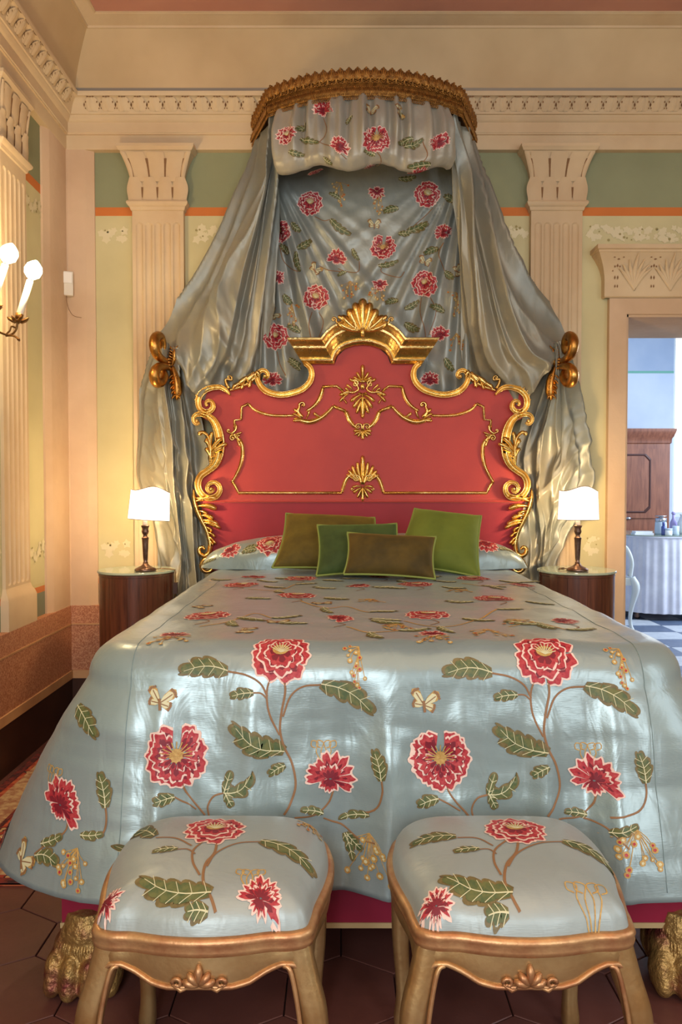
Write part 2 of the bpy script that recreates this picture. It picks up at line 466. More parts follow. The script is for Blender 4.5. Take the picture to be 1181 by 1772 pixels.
# carved leaves of the cornice, one mesh shared
zl0, zl1 = zc(193,0.073), zc(168,0.105)
hL = zl1-zl0; wL = 0.076
def lz(s):                                   # curve of the cyma: offset at height s
    return 0.074+0.036*s**1.6
mb = MB()
pts = []; nu, nv = 9, 8
for j in range(nv):
    s = j/(nv-1)
    half = wL*0.47*math.sin(math.pi*(0.16+0.74*s))**0.6
    for i in range(nu):
        q = -1+2*i/(nu-1)
        d = lz(s)+0.010*(1-q*q)*math.sin(math.pi*min(1, s*0.9+0.1))+0.004*math.cos(q*9)*(1-abs(q))
        pts.append((q*half, -d, s*hL))
mb.grid(pts, nu, nv, 0)
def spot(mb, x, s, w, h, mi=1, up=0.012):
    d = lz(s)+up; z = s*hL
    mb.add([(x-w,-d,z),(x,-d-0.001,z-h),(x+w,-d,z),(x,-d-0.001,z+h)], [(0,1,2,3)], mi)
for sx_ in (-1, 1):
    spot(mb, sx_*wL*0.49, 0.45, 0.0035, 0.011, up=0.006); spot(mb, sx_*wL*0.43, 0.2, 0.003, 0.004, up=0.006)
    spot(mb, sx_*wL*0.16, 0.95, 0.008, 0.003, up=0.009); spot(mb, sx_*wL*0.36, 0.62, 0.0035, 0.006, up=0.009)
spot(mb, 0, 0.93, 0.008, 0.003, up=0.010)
lf = mb.build('carved_leaf', [M['plaster'], M['plaster_brown']], trim1)
first = True
n = int((2.3-XL-0.1)/wL)
for k in range(n):
    o = lf if first else lf.copy()
    if not first: COL.objects.link(o)
    first = False
    o.location = (XL+0.14+wL*(k+0.5), WY, zl0)
for k in range(16):
    o = lf.copy(); COL.objects.link(o)
    o.location = (XL, WY-0.14-wL*(k+0.5), zl0); o.rotation_euler = (0, 0, math.pi/2)

# corner post: plain bands on both walls and a round bead in the corner
zt = P(0, 250, WY).z
trim2 = empty('trim_2', (XL, WY, 0), 'plain rose corner post between the painted walls', kind='structure')
mb = MB(); xa = P(150, 700, WY-0.03).x; xb = P(166, 700, WY-0.02).x
prof = [(XL, WY-0.030), (xa, WY-0.030), (xa+0.008, WY-0.026), (xb, WY-0.010), (xb, WY+0.01)]
mb.grid([(x, y, z) for z in (0.5, zt) for x, y in prof], len(prof), 2)
mb.add([(x, y, zt) for x, y in prof]+[(XL, WY+0.01, zt)], [tuple(range(len(prof)+1))])
mb.build('corner_band', M['plaster_rose'], trim2, angle=30)
mb = MB(); ya = PX(XL, 80, 700).y; yb = PX(XL, 74, 700).y
prof = [(XL+0.030, WY), (XL+0.030, ya), (XL+0.026, ya-0.008), (XL+0.010, yb), (XL-0.01, yb)]
mb.grid([(x, y, z) for z in (0.5, zt) for x, y in prof], len(prof), 2)
mb.add([(x, y, zt) for x, y in prof]+[(XL-0.01, WY, zt)], [tuple(range(len(prof)+1))])
mb.build('corner_band', M['plaster_rose'], trim2, angle=30)
mb = MB()
for z0_, z1_ in ((0.05, z_ct-0.03),):
    prof = [(XL+0.055*math.cos(a)-0.006, WY-0.055*math.sin(a)+0.006) for a in [math.pi/2*k/8 for k in range(9)]]
    mb.grid([(x, y, z) for z in (z0_, z1_) for x, y in prof], 9, 2)
mb.build('corner_bead', M['plaster_rose'], trim2)
settle(trim2)

# fluted pilasters
def flute_depth(x, z, half, z0, z1, nf=5):
    d = 0; pitch = 2*half*0.90/nf; r = pitch*0.36
    for k in range(nf):
        cx = (k-(nf-1)/2)*pitch
        dz = 0 if z0+r <= z <= z1-r else (z-(z1-r) if z > z1-r else (z0+r)-z)
        q = ((x-cx)/r)**2+(dz/r)**2
        if q < 1: d = max(d, math.sqrt(1-q)*r*0.55)
    return d
def pilaster(name, label, half, z_base, z_neck, z_cap, plinth=True, flare=0.046, t=0.036):
    """local frame: x across, -y out of the wall, z up; origin on the wall at floor level"""
    root = empty(name, (0,0,0), label, kind='structure')
    mb = MB()
    xs = [-half+2*half*i/72 for i in range(73)]
    zf0, zf1 = z_base+0.03, z_neck-0.085
    zs = [z_base, zf0-0.001]+[zf0+0.022*k/8 for k in range(9)]+[zf0+0.2, (zf0+zf1)/2, zf1-0.2]+[zf1-0.022*(8-k)/8 for k in range(9)]+[zf1+0.001, z_neck]
    pts = []
    for z in zs:
        pts.append((-half, 0.005, z))
        pts += [(x, -t+flute_depth(x, z, half, zf0, zf1)*(1 if t > 0.02 else 0.7), z) for x in xs]
        pts.append((half, 0.005, z))
    mb.grid(pts, 75, len(zs))
    mb.build('shaft', M['plaster'], root, angle=40)
    # neck ring
    mb = MB()
    prof = [(0.000, -0.030), (0.006, -0.026), (0.010, -0.012), (0.016, -0.008), (0.022, 0.000), (0.024, 0.008), (0.020, 0.016), (0.004, 0.018)]
    pts = []
    for o_, dz in prof:
        pts += [(-half-o_, 0.005, z_neck+dz), (-half-o_, -t-o_, z_neck+dz), (half+o_, -t-o_, z_neck+dz), (half+o_, 0.005, z_neck+dz)]
    mb.grid(pts, 4, len(prof)); mb.build('neck_ring', M['plaster'], root, angle=35)
    # bell and abacus
    hC = z_cap-0.03-z_neck
    bell = lambda s: flare*max(0, (s-0.25)/0.75)**2.4
    mb = MB(); pts = []
    for k in range(13):
        s = k/12; o_ = bell(s); z = z_neck+0.015+(hC-0.015)*s
        pts += [(-half-o_, 0.005, z), (-half-o_, -t-o_, z), (half+o_, -t-o_, z), (half+o_, 0.005, z)]
    mb.grid(pts, 4, 13); mb.build('bell', M['plaster'], root, angle=40)
    mb = MB(); o_ = flare
    prof = [(o_-0.004, z_cap-0.032), (o_+0.006, z_cap-0.028), (o_+0.012, z_cap-0.018), (o_+0.016, z_cap-0.014), (o_+0.016, z_cap)]
    pts = []
    for oo, z in prof:
        pts += [(-half-oo, 0.005, z), (-half-oo, -t-oo, z), (half+oo, -t-oo, z), (half+oo, 0.005, z)]
    mb.grid(pts, 4, len(prof))
    mb.build('abacus', M['plaster'], root, angle=30)
    # carved leaves on the bell: four tall ones above, three and a half below
    def leaf(cx, w, s0, s1, point, tip):
        mb = MB(); pts = []; nu, nv = 9, 10
        for j in range(nv):
            q = j/(nv-1); s = s0+(s1-s0)*q
            hw = w*0.5*(1-0.10*math.cos(q*6.28))*(1.0 if q < 0.6 else max(0.05, 1-((q-0.6)/0.4)**2*point))
            spread_ = 1+bell(s)/half
            for i in range(nu):
                u = -1+2*i/(nu-1)
                y = -t-bell(s)-0.004-0.008*(1-u*u)*math.sin(math.pi*min(1, 0.15+q*0.7))-tip*max(0, q-0.7)**1.5
                pts.append(((cx+u*hw)*spread_, y, z_neck+0.015+(hC-0.015)*s))
        mb.grid(pts, nu, nv)
        mb.build('capital_leaf', M['plaster'], root)
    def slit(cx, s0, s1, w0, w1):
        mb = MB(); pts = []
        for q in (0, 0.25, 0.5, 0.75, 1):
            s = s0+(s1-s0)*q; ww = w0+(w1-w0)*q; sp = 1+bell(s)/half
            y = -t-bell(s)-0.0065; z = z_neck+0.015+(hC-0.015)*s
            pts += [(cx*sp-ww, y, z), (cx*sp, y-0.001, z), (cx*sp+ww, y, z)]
        mb.grid(pts, 3, 5); mb.build('brown_mark', M['plaster_brown'], root)  # flat brown strip laid on between the leaves, not cut in
    pw = 2*half/3.35
    for k in range(3): leaf((k-1)*pw, pw*1.02, 0.42, 0.97, 0.12, 0.012)
    leaf(-half*0.955, pw*0.3, 0.42, 0.97, 0.1, 0.012); leaf(half*0.955, pw*0.3, 0.42, 0.97, 0.1, 0.012)
    for k in range(4): leaf((k-1.5)*pw*0.98, pw*0.95, 0.02, 0.50, 0.35, 0.04)
    for k in range(4): slit((k-1.5)*pw, 0.44, 0.86, 0.0026, 0.0065)
    for k in range(3): slit((k-1)*pw*0.98, 0.08, 0.30, 0.0020, 0.0060)
    if plinth:
        mb = MB()
        prof = [(0.0, z_base+0.02), (0.006, z_base), (0.014, z_base-0.012), (0.020, z_base-0.03), (0.020, z_base-0.152)]
        pts = []
        for oo, z in prof:
            pts += [(-half-oo, 0.005, z), (-half-oo, -t-oo, z), (half+oo, -t-oo, z), (half+oo, 0.005, z)]
        mb.grid(pts, 4, len(prof)); mb.build('plinth', M['plaster'], root, angle=30)
    return root
Yp = WY-0.036
half = (P(318, 400, Yp).x-P(229, 400, Yp).x)/2
z_neck, z_cap, z_b = P(0, 352, Yp-0.02).z, P(0, 249, Yp-0.05).z, 0.72
p1 = pilaster('trim_3', 'fluted plaster pilaster behind the table lamp near the corner', half, z_b, z_neck, z_cap)
p1.location = (P(273.5, 400, Yp).x, WY, 0)
p2 = pilaster('trim_4', 'fluted plaster pilaster between curtain and doorway', half, z_b, z_neck, z_cap)
p2.location = (P(964, 400, Yp).x, WY, 0)
p3 = pilaster('trim_5', 'fluted plaster pilaster on the side wall behind the candle sconce', half, z_b, z_neck, z_cap, flare=0.014, t=0.014)
yp3 = PX(XL+0.036, 58, 700).y
p3.location = (XL, yp3-half, 0); p3.rotation_euler = (0, 0, math.pi/2)

# painted ivy frieze: flat painted leaves
def ivy(name, parent, x0, x1, z, amp, to3):
    rnd = random.Random(name+str(x0)); mb = MB()
    x = x0
    while x < x1:
        for _ in range(4):
            cx = x+rnd.uniform(0, 0.05); cz = z+rnd.uniform(-amp, amp)
            if cx < x0+0.02 or cx > x1-0.02: continue
            r = rnd.uniform(0.012, 0.026); a0 = rnd.uniform(0, 6.28); n = 10
            d = 0.0015+rnd.uniform(0, 0.001)
            ring = [to3(cx+rr*math.cos(a0+k*math.pi/5), cz+rr*math.sin(a0+k*math.pi/5), d) for k in range(n) for rr in [r*rnd.uniform(.8, 1.1) if k % 2 == 0 else r*0.62]]
            mb.add([to3(cx, cz, d)]+ring, [(0, 1+k, 1+(k+1) % n) for k in range(n)], 0)
        for _ in range(2):
            cx = x+rnd.uniform(0, 0.05); cz = z+rnd.uniform(-amp*1.1, amp*1.1); r = rnd.uniform(0.004, 0.008)
            if cx < x0+0.01 or cx > x1-0.01: continue
            mb.add([to3(cx+r*math.cos(a), cz+r*math.sin(a), 0.003) for a in [k*1.2566 for k in range(5)]], [(0,1,2,3,4)], rnd.choice((0, 1)))
        x += 0.045
    o = mb.build(name, [M['ivy'], M['ivy_dark']], parent, smooth=False, weld=False)
    o['kind'] = 'stuff'
    return o
zi = P(0, 404, WY).z; zi2 = 0.86
tb = lambda x, z, d: (x, WY-d, z)
tl = lambda y, z, d: (XL+d, WY-y, z)
segs = [(P(168,400,WY).x, P(229,400,WY).x), (P(318,400,WY).x, P(470,400,WY).x), (P(850,400,WY).x, P(920,400,WY).x), (P(1010,400,WY).x, 2.3)]
for a, b_ in segs:
    ivy('painted_ivy_frieze', wall_back, a, b_, zi, 0.032, tb)
ivy('painted_ivy_frieze', wall_back, segs[0][0], segs[0][1], zi2, 0.04, tb)
ivy('painted_ivy_frieze', wall_back, segs[3][0], DX0-0.09, zi2, 0.04, tb)
ivy('painted_ivy_frieze', wall_left, 0.16, WY-yp3, zi, 0.032, tl)
ivy('painted_ivy_frieze', wall_left, 0.16, WY-yp3, zi2, 0.04, tl)
ivy('painted_ivy_frieze', wall_left, WY-yp3+2*half, 1.4, zi2, 0.04, tl)

# dado, base trim and baseboards
def dado(name, parent, a0, a1, to):
    """to(a, out, z) -> point"""
    def slab(nm, z0, z1, d, m):
        mb = MB()
        mb.add([to(a0,0,z0),to(a1,0,z0),to(a1,d,z0),to(a0,d,z0),to(a0,0,z1),to(a1,0,z1),to(a1,d,z1),to(a0,d,z1)],
               [(0,1,2,3),(4,5,6,7),(0,1,5,4),(1,2,6,5),(2,3,7,6),(3,0,4,7)])
        mb.build(nm, m, parent, smooth=False)
    slab('dado_panel', 0.245, 0.472, 0.034, M['dado']); slab('dado_line', 0.472, 0.480, 0.037, M['dado_line'])
    slab('dado_panel', 0.480, 0.568, 0.034, M['dado']); slab('dado_line', 0.205, 0.245, 0.042, M['dado_line'])
dado('wall_back', wall_back, XL, DX0-0.09, lambda a, d, z: (a, WY-d, z))
dado('wall_left', wall_left, YF_ROOM, WY, lambda a, d, z: (XL+d, a, z))
mb = MB(); mb.box(XL, XL+0.038, YF_ROOM, WY, -0.005, 0.205)
tag(mb.build('baseboard_left', M['base_brown'], smooth=False), 'dark brown painted baseboard along the side wall', kind='structure')
mb = MB(); mb.box(XL+0.038, DX0-0.09, WY-0.038, WY, -0.005, 0.205)
tag(mb.build('baseboard_back', M['base_brown'], smooth=False), 'dark brown painted baseboard behind the bed', kind='structure')

# door surround
door = empty('door_1', (DX0, WY, 0), 'plaster door surround with carved acanthus head', kind='structure')
xo = P(1050, 700, WY).x; cw = DX0-xo
zh = P(0, 516, WY-0.03).z
mb = MB(); mb.box(xo, DX0, WY-0.032, WY+0.02, -0.005, DZ); mb.build('door_jamb', M['plaster_rose'], door, smooth=False)
mb = MB(); mb.box(DX1, DX1+cw, WY-0.032, WY+0.02, -0.005, DZ); mb.build('door_jamb', M['plaster_rose'], door, smooth=False)
mb = MB(); mb.box(xo, DX1+cw, WY-0.032, WY+0.02, DZ, zh); mb.build('door_lintel', M['plaster_rose'], door, smooth=False)
for xx0, xx1 in ((DX0-0.001, DX0+0.012), (DX1-0.012, DX1+0.001)):
    mb = MB(); mb.box(xx0, xx1, WY-0.02, WY+WT, -0.005, DZ); mb.build('door_reveal', M['plaster_rose'], door, smooth=False)
mb = MB(); mb.box(DX0, DX1, WY-0.02, WY+WT, DZ-0.012, DZ+0.001); mb.build('door_reveal', M['plaster_rose'], door, smooth=False)
# flared frieze
zf0, zf1, za = P(0, 511, WY-0.04).z, P(0, 438, WY-0.09).z, P(0, 424, WY-0.10).z
fl = lambda s: 0.046+0.055*max(0, (s-0.35)/0.65)**2
mb = MB(); pts = []
e0 = P(1046, 500, WY-0.04).x-0.046
for s in [-0.06, -0.03, 0, 0.05]+[0.1+0.9*k/12 for k in range(13)]:
    o_ = 0.036 if s < -0.05 else (0.046 if s < 0.06 else fl(s)); z = zf0+(zf1-zf0)*s; g = o_-0.046
    pts += [(e0+0.046-g*0.8, WY, z), (e0+0.046-g*0.8, WY-o_, z), (DX1+cw+g, WY-o_, z), (DX1+cw+g, WY, z)]
mb.grid(pts, 4, 17); mb.build('door_frieze', M['plaster'], door, angle=40)
mb = MB(); pts = []
for o_, z in [(0.098, zf1-0.002), (0.106, zf1+0.004), (0.108, zf1+0.012), (0.118, zf1+0.016), (0.118, za), (0.0, za)]:
    g = (o_-0.046)*0.8
    pts += [(e0+0.046-g, WY, z), (e0+0.046-g, WY-o_, z), (DX1+cw+g, WY-o_, z), (DX1+cw+g, WY, z)]
mb.grid(pts, 4, 6); mb.build('door_cornice', M['plaster'], door, angle=30)
def door_leaf(cx):
    mb = MB(); H = zf1-zf0
    for ang in (-62, -42, -21, 0, 21, 42, 62):
        a = math.radians(ang); ln = 0.86*H*(1-0.0028*abs(ang))
        pts = []; nv = 9
        for j in range(nv):
            q = j/(nv-1)
            bx_ = math.sin(a)*ln*q*(0.45+0.25*q)*0.95; bz = 0.12*H+ln*q*(1-0.28*abs(math.sin(a))*q)
            wd = 0.011*math.sin(math.pi*(0.12+0.83*q))**0.8*(1.15 if ang == 0 else 1)
            o_ = fl(min(1, max(0, bz/H)))
            for u in (-1, -0.5, 0, 0.5, 1):
                pts.append((cx+bx_+u*wd*math.cos(a*0.6), WY-o_-0.002-0.009*(1-u*u)-0.006*q*q, zf0+bz+u*wd*-math.sin(a*0.6)))
        mb.grid(pts, 5, nv)
    return mb.build('acanthus_leaf', M['plaster'], door)
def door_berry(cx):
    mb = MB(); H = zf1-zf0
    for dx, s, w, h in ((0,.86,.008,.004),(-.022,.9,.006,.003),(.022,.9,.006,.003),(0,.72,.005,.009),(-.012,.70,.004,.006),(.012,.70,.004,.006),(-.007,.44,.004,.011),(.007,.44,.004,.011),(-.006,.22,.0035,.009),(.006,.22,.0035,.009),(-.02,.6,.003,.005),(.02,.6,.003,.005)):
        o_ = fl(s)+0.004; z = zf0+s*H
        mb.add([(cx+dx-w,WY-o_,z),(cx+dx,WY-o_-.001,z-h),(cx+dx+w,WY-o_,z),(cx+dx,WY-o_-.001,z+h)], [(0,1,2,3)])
    mb.build('brown_mark', M['plaster_brown'], door, weld=False)  # flat brown diamonds laid on the frieze, not cut in
x0_ = P(1100, 470, WY-0.06).x; st = P(1163, 470, WY-0.06).x-x0_
k = 0
while x0_+st*k < DX1+cw-0.03:
    door_leaf(x0_+st*k); door_berry(x0_+st*(k-0.5)); k += 1
settle(door)

# ================================================================ the next room
NY = 8.35
NX0, NX1 = 0.6, 4.75
M['next_wall'] = mat('next_room_paint', srgb(214,222,234), 0.8, c2=srgb(196,208,226), nscale=1.2)
M['next_top'] = mat('next_room_paint_top', srgb(178,190,208), 0.8, c2=srgb(160,176,200), nscale=1.5)
M['green_line'] = mat('green_line_paint', srgb(120,178,160), 0.8)
M['tile_grey'] = mat('cement_tile_grey', srgb(96,110,134), 0.35, c2=srgb(82,96,120), nscale=14)
M['tile_white'] = mat('cement_tile_white', srgb(196,200,206), 0.35, c2=srgb(178,184,192), nscale=14)
M['cloth_white'] = mat('white_voile', srgb(226,226,236), 0.8, c2=srgb(206,206,220), nscale=6)
M['daylight'] = mat('bright_window_light', (0.9, 0.95, 1, 1), 0.5, emit=(0.93, 0.97, 1, 1), estr=2.6)
M['white_paint'] = mat('white_paint', srgb(214,220,220), 0.45)
M['seat_grey'] = mat('grey_seat', srgb(120,126,136), 0.7)
M['steel'] = mat('steel', srgb(190,190,196), 0.25, 1.0)
M['blue_glass'] = mat('blue_glass', srgb(70,84,150), 0.1, spec=0.7)
M['lilac'] = mat('lilac_ceramic', srgb(170,160,214), 0.3)
M['ceramic'] = mat('white_ceramic', srgb(236,238,244), 0.25)
M['soap'] = mat('pale_blue_ceramic', srgb(190,206,222), 0.3)
zg = P(0, 644, NY).z
wx0 = P(1166, 700, NY).x
wz0, wz1 = 0.85, P(0, 560, NY).z
mb = MB(); mb.box(NX0, wx0, NY, NY+0.2, -0.1, zg); mb.box(wx0, NX1, NY, NY+0.2, -0.1, wz0); mb.box(wx0+1.0, NX1, NY, NY+0.2, wz0, zg)
wn = tag(mb.build('wall_next', M['next_wall'], smooth=False), 'pale blue white wall of the next room', kind='structure')
mb = MB(); mb.box(NX0, wx0, NY, NY+0.2, zg, 3.4); mb.box(wx0, NX1, NY, NY+0.2, wz1, 3.4); mb.box(wx0+1.0, NX1, NY, NY+0.2, zg, wz1)
mb.build('wall_panel', M['next_top'], wn, smooth=False)
mb = MB(); mb.box(NX0, wx0, NY-0.004, NY, zg-0.012, zg+0.012); mb.build('painted_line', M['green_line'], wn, smooth=False)
mb = MB(); mb.box(NX1, NX1+0.2, WY+WT, NY+0.2, -0.1, 3.4); mb.box(NX0-0.2, NX0, WY+WT, NY+0.2, -0.1, 3.4)
tag(mb.build('wall_next_side', M['next_wall'], smooth=False), 'side walls of the next room', kind='structure')
mb = MB(); mb.box(NX0-0.2, NX1+0.2, WY+WT, NY+0.2, 3.4, 3.5)
tag(mb.build('ceiling_next', M['next_wall'], smooth=False), 'white ceiling of the next room', kind='structure')
win = empty('window_1', (wx0, NY, wz0), 'bright tall window of the next room', kind='structure')
mb = MB(); mb.box(wx0+0.03, wx0+0.97, NY+0.10, NY+0.11, wz0+0.03, wz1-0.03); mb.build('window_pane', M['daylight'], win, smooth=False)
for a, b_, c, d in ((0,.04,wz0,wz1),(.96,1,wz0,wz1),(.04,.96,wz0,wz0+.05),(.04,.96,wz1-.05,wz1),(.47,.53,wz0+.05,wz1-.05)):
    mb = MB(); mb.box(wx0+a, wx0+b_, NY+0.05, NY+0.14, c, d); mb.build('window_frame', M['white_paint'], win, smooth=False)
settle(win)
fb = MB(); fb.box(NX0, NX1, WY+WT-0.001, NY, -0.12, -0.008)
floor2 = tag(fb.build('floor_next', M['floor_joint'], smooth=False), 'grey and white chequered tile floor', kind='structure')
ts = 0.30
tp = MB(); tp.box(-ts/2+.0015, ts/2-.0015, -ts/2+.0015, ts/2-.0015, -0.01, 0)
tiles = [tp.build('floor_tile', M['tile_grey'], floor2, smooth=False), tp.build('floor_tile', M['tile_white'], floor2, smooth=False)]
used = [False, False]
for i in range(14):
    for j in range(13):
        x = NX0+ts*(i+0.5); y = WY+WT+ts*(j+0.5)
        if x > NX1 or x < 1.2 or y > 7.6: continue
        k = (i+j) % 2
        o = tiles[k] if not used[k] else tiles[k].copy()
        if used[k]: COL.objects.link(o)
        used[k] = True
        o.location = (x, y, 0)
mb = MB(); mb.box(DX0, DX1, WY, WY+WT, -0.1, 0.0); mb.build('door_threshold', M['floor_tile'], floor, smooth=False)

# wardrobe
WYd = 7.75
w = empty('wardrobe', (P(1105,700,WYd).x, WYd+0.25, 0), 'brown panelled wooden wardrobe seen through the doorway', 'wardrobe')
xw0, xw1 = P(1050, 800, WYd).x, P(1160, 800, WYd).x
zt_ = P(0, 742, WYd).z
mb = MB(); mb.box(xw0, xw1, WYd, WYd+0.5, 0.0, zt_-0.06); mb.build('body', M['wood_brown'], w, smooth=False)
mb = MB(); pts = []
for o_, z in ((0.0, zt_-0.15), (0.012, zt_-0.14), (0.014, zt_-0.10), (0.03, zt_-0.075), (0.045, zt_-0.04), (0.05, zt_-0.02), (0.05, zt_), (0.0, zt_+0.002)):
    pts += [(xw0-o_, WYd+0.5, z), (xw0-o_, WYd-o_, z), (xw1+o_*0.9, WYd-o_, z), (xw1+o_*0.9, WYd+0.5, z)]
mb.grid(pts, 4, 8); mb.build('cornice', M['wood_brown'], w, angle=30)
xd0, xd1 = xw0+0.06, P(1135, 800, WYd).x
zk = P(0, 900, WYd).z
for za_, zb_ in ((zk+0.02, zt_-0.20), (0.15, zk-0.10)):
    mb = MB(); mb.box(xd0, xd1, WYd-0.018, WYd, za_, zb_); d = mb.build('door', M['wood_brown'], w, smooth=False)
    def octa(i, y):
        x0, x1, z0, z1, c = xd0+0.05+i, xd1-0.05-i, za_+0.05+i, zb_-0.05-i, 0.05
        return [(x0+c,y,z0),(x1-c,y,z0),(x1,y,z0+c),(x1,y,z1-c),(x1-c,y,z1),(x0+c,y,z1),(x0,y,z1-c),(x0,y,z0+c)]
    mb = MB(); mb.add(octa(0, WYd-0.019)+octa(0.012, WYd-0.024)+octa(0.02, WYd-0.019), [(k,(k+1)%8,8+(k+1)%8,8+k) for k in range(8)]+[(8+k,8+(k+1)%8,16+(k+1)%8,16+k) for k in range(8)])
    mb.build('panel_moulding', M['wood_line'], d, smooth=False)
mb = MB(); kp = P(1088, 897, WYd-0.03); mb.ball(kp, 0.022, 10, 0, (1.4, 1, 0.8)); mb.tube([kp+Vector((0,0.03,0)), kp], 0.01)
mb.build('knob', M['steel'], w)
settle(w)

# dressing table with gathered white skirt
TYc, tz = 7.18, 0.735
tx0, tx1 = P(1073, 930, 7.0).x, P(1205, 930, 6.6).x+0.35
t_ = empty('dressing_table', ((tx0+tx1)/2, TYc, 0), 'dressing table with gathered white skirt and glass top in the next room', 'dressing table')
cx, cy, ra, rb = (tx0+tx1)/2, TYc, (tx1-tx0)/2, 0.44
def sup(a, k=1.0, e=2.5):
    c, s = math.cos(a), math.sin(a)
    r = (abs(c)**e+abs(s)**e)**(-1/e)
    return cx+ra*k*c*r, cy+rb*k*s*r
mb = MB(); nS = 240; pts = []
for j, (z, ff, fl_) in enumerate([(tz-0.012, 0.5, 1.0), (tz-0.05, 0.8, 1.0), (tz-0.15, 1, 1.01), (0.45, 1.0, 1.02), (0.25, 1.05, 1.03), (0.06, 1.2, 1.04)]):
    for i in range(nS):
        a = 2*math.pi*i/nS
        fo = 1+0.018*ff*(math.sin(a*46+2*math.sin(a*5))*0.7+0.5*math.sin(a*23+1))*(0.5 if j == 0 else 1)
        x, y = sup(a, fo*fl_); pts.append((x, y, z))
mb.grid(pts, nS, 6, 0, True); mb.build('skirt', M['cloth_white'], t_)
mb = MB(); ring = [sup(2*math.pi*k/72, 1.02) for k in range(72)]
mb.add([(x, y, tz-0.012) for x, y in ring]+[(x, y, tz) for x, y in ring], [tuple(range(72))[::-1], tuple(range(72, 144))]+[(k,(k+1)%72,72+(k+1)%72,72+k) for k in range(72)])
mb.build('table_top', M['cloth_white'], t_, angle=30)
mb = MB(); mb.add([(x, y, tz+0.001) for x, y in ring]+[(x, y, tz+0.008) for x, y in ring], [tuple(range(72))[::-1], tuple(range(72, 144))]+[(k,(k+1)%72,72+(k+1)%72,72+k) for k in range(72)])
mb.build('glass_top', M['glass_green'], t_, angle=30)
for a in (0.6, 2.3, 3.9, 5.3):
    x, y = sup(a, 0.93); mb = MB(); mb.lathe([(0.02,0),(0.025,0.02),(0.018,0.05),(0.022,0.3),(0.022,tz-0.012)], (x,y,0), 10); mb.build('leg', M['bronze'], t_)
settle(t_)
# things on the dressing table
zt2 = tz+0.008
def on_table(px, py_d): return Vector((P(px, 930, py_d).x, py_d, zt2))
p = on_table(1112, 6.98); mb = MB()
mb.box(p.x-.085, p.x+.085, p.y-.05, p.y+.05, p.z, p.z+.012); mb.box(p.x-.075, p.x+.075, p.y-.045, p.y+.045, p.z+.012, p.z+.028)
b = mb.build('tray', M['ceramic'], None, smooth=False); tag(b, 'flat white tray on the dressing table', 'tray')
def bottle(name, px, d, prof, m, label, cat, cap=None, capm=None):
    p = on_table(px, d); r = empty(name, p, label, cat)
    mb = MB(); mb.lathe(prof, p, 14); mb.build('body', m, r)
    if cap: mb = MB(); mb.lathe(cap, p, 12); mb.build('cap', capm, r)
    settle(r)
bottle('soap_dispenser', 1144, 6.95, [(.05,0),(.052,.02),(.05,.10),(.045,.115)], M['soap'], 'pale jar with a wide silver lid on the dressing table', 'jar', [(.047,.115),(.05,.12),(.05,.145),(.02,.15),(.018,.16),(.05,.162),(.05,.168)], M['steel'])
bottle('perfume_bottle', 1149, 6.83, [(.018,0),(.02,.01),(.02,.075),(.009,.085)], M['blue_glass'], 'small dark blue bottle on the dressing table', 'bottle', [(.011,.085),(.012,.09),(.012,.115)], M['blue_glass'])
bottle('cream_jar', 1157, 6.82, [(.032,0),(.034,.01),(.034,.045)], M['ceramic'], 'low white cream jar on the dressing table', 'jar', [(.035,.045),(.035,.06)], M['soap'])
bottle('glass_bottle', 1166, 7.1, [(.03,0),(.035,.03),(.03,.10),(.012,.14),(.012,.17)], M['lilac'], 'lilac bottle with round stopper on the dressing table', 'bottle', [(.012,.17),(.02,.185),(.012,.20)], M['lilac'])
bottle('vase', 1184, 7.0, [(.035,0),(.05,.05),(.055,.10),(.03,.16),(.035,.18)], M['ceramic'], 'white vase at the edge of the doorway view', 'vase')
bottle('tumbler', 1170, 6.86, [(.025,0),(.028,.01),(.03,.08),(.027,.08),(.025,.012)], M['soap'], 'pale tumbler in front of the lilac bottle', 'tumbler')

# white chair by the dressing table
cp = Vector((P(1052, 1000, 6.4).x-0.075, 6.4, 0))
ch = empty('chair', cp, 'white painted chair with grey seat beside the dressing table', 'chair')
def wt(pts, r, nm, m=M['white_paint']):
    mb = MB(); c = catmull([(*q, rr) for q, rr in zip(pts, r)], 6)
    mb.tube([cp+Vector(q[:3]) for q in c], [q[3] for q in c], 8); mb.build(nm, m, ch)
for sx_ in (-1, 1):
    wt([(sx_*.20,-.20,.44),(sx_*.225,-.225,.36),(sx_*.20,-.20,.20),(sx_*.195,-.19,.08),(sx_*.215,-.21,.0)], (.03,.032,.02,.015,.018), 'leg')
    wt([(sx_*.19,.2,.46),(sx_*.19,.2,.2),(sx_*.20,.23,.0)], (.022,.018,.016), 'leg')
    wt([(sx_*.215,-.12,.44),(sx_*.225,-.13,.56),(sx_*.20,-.08,.66),(sx_*.205,.1,.68),(sx_*.20,.23,.70)], (.02,.017,.02,.018,.02), 'armrest')
wt([(-.19,.2,.44),(-.21,.25,.7),(-.18,.29,.92),(0,.31,.98),(.18,.29,.92),(.21,.25,.7),(.19,.2,.44)], (.02,)*7, 'back_frame')
mb = MB(); mb.box(cp.x-.22, cp.x+.22, cp.y-.22, cp.y+.21, .38, .44); mb.build('seat_rail', M['white_paint'], ch, smooth=False)
mb = MB()
pts = []
for j in range(9):
    for i in range(9):
        u, v = -1+i/4, -1+j/4
        pts.append((cp.x+u*.205, cp.y+v*.20, .442+.05*(1-u**4)*(1-v**4)))
mb.grid(pts, 9, 9); mb.build('seat', M['seat_grey'], ch)
settle(ch)
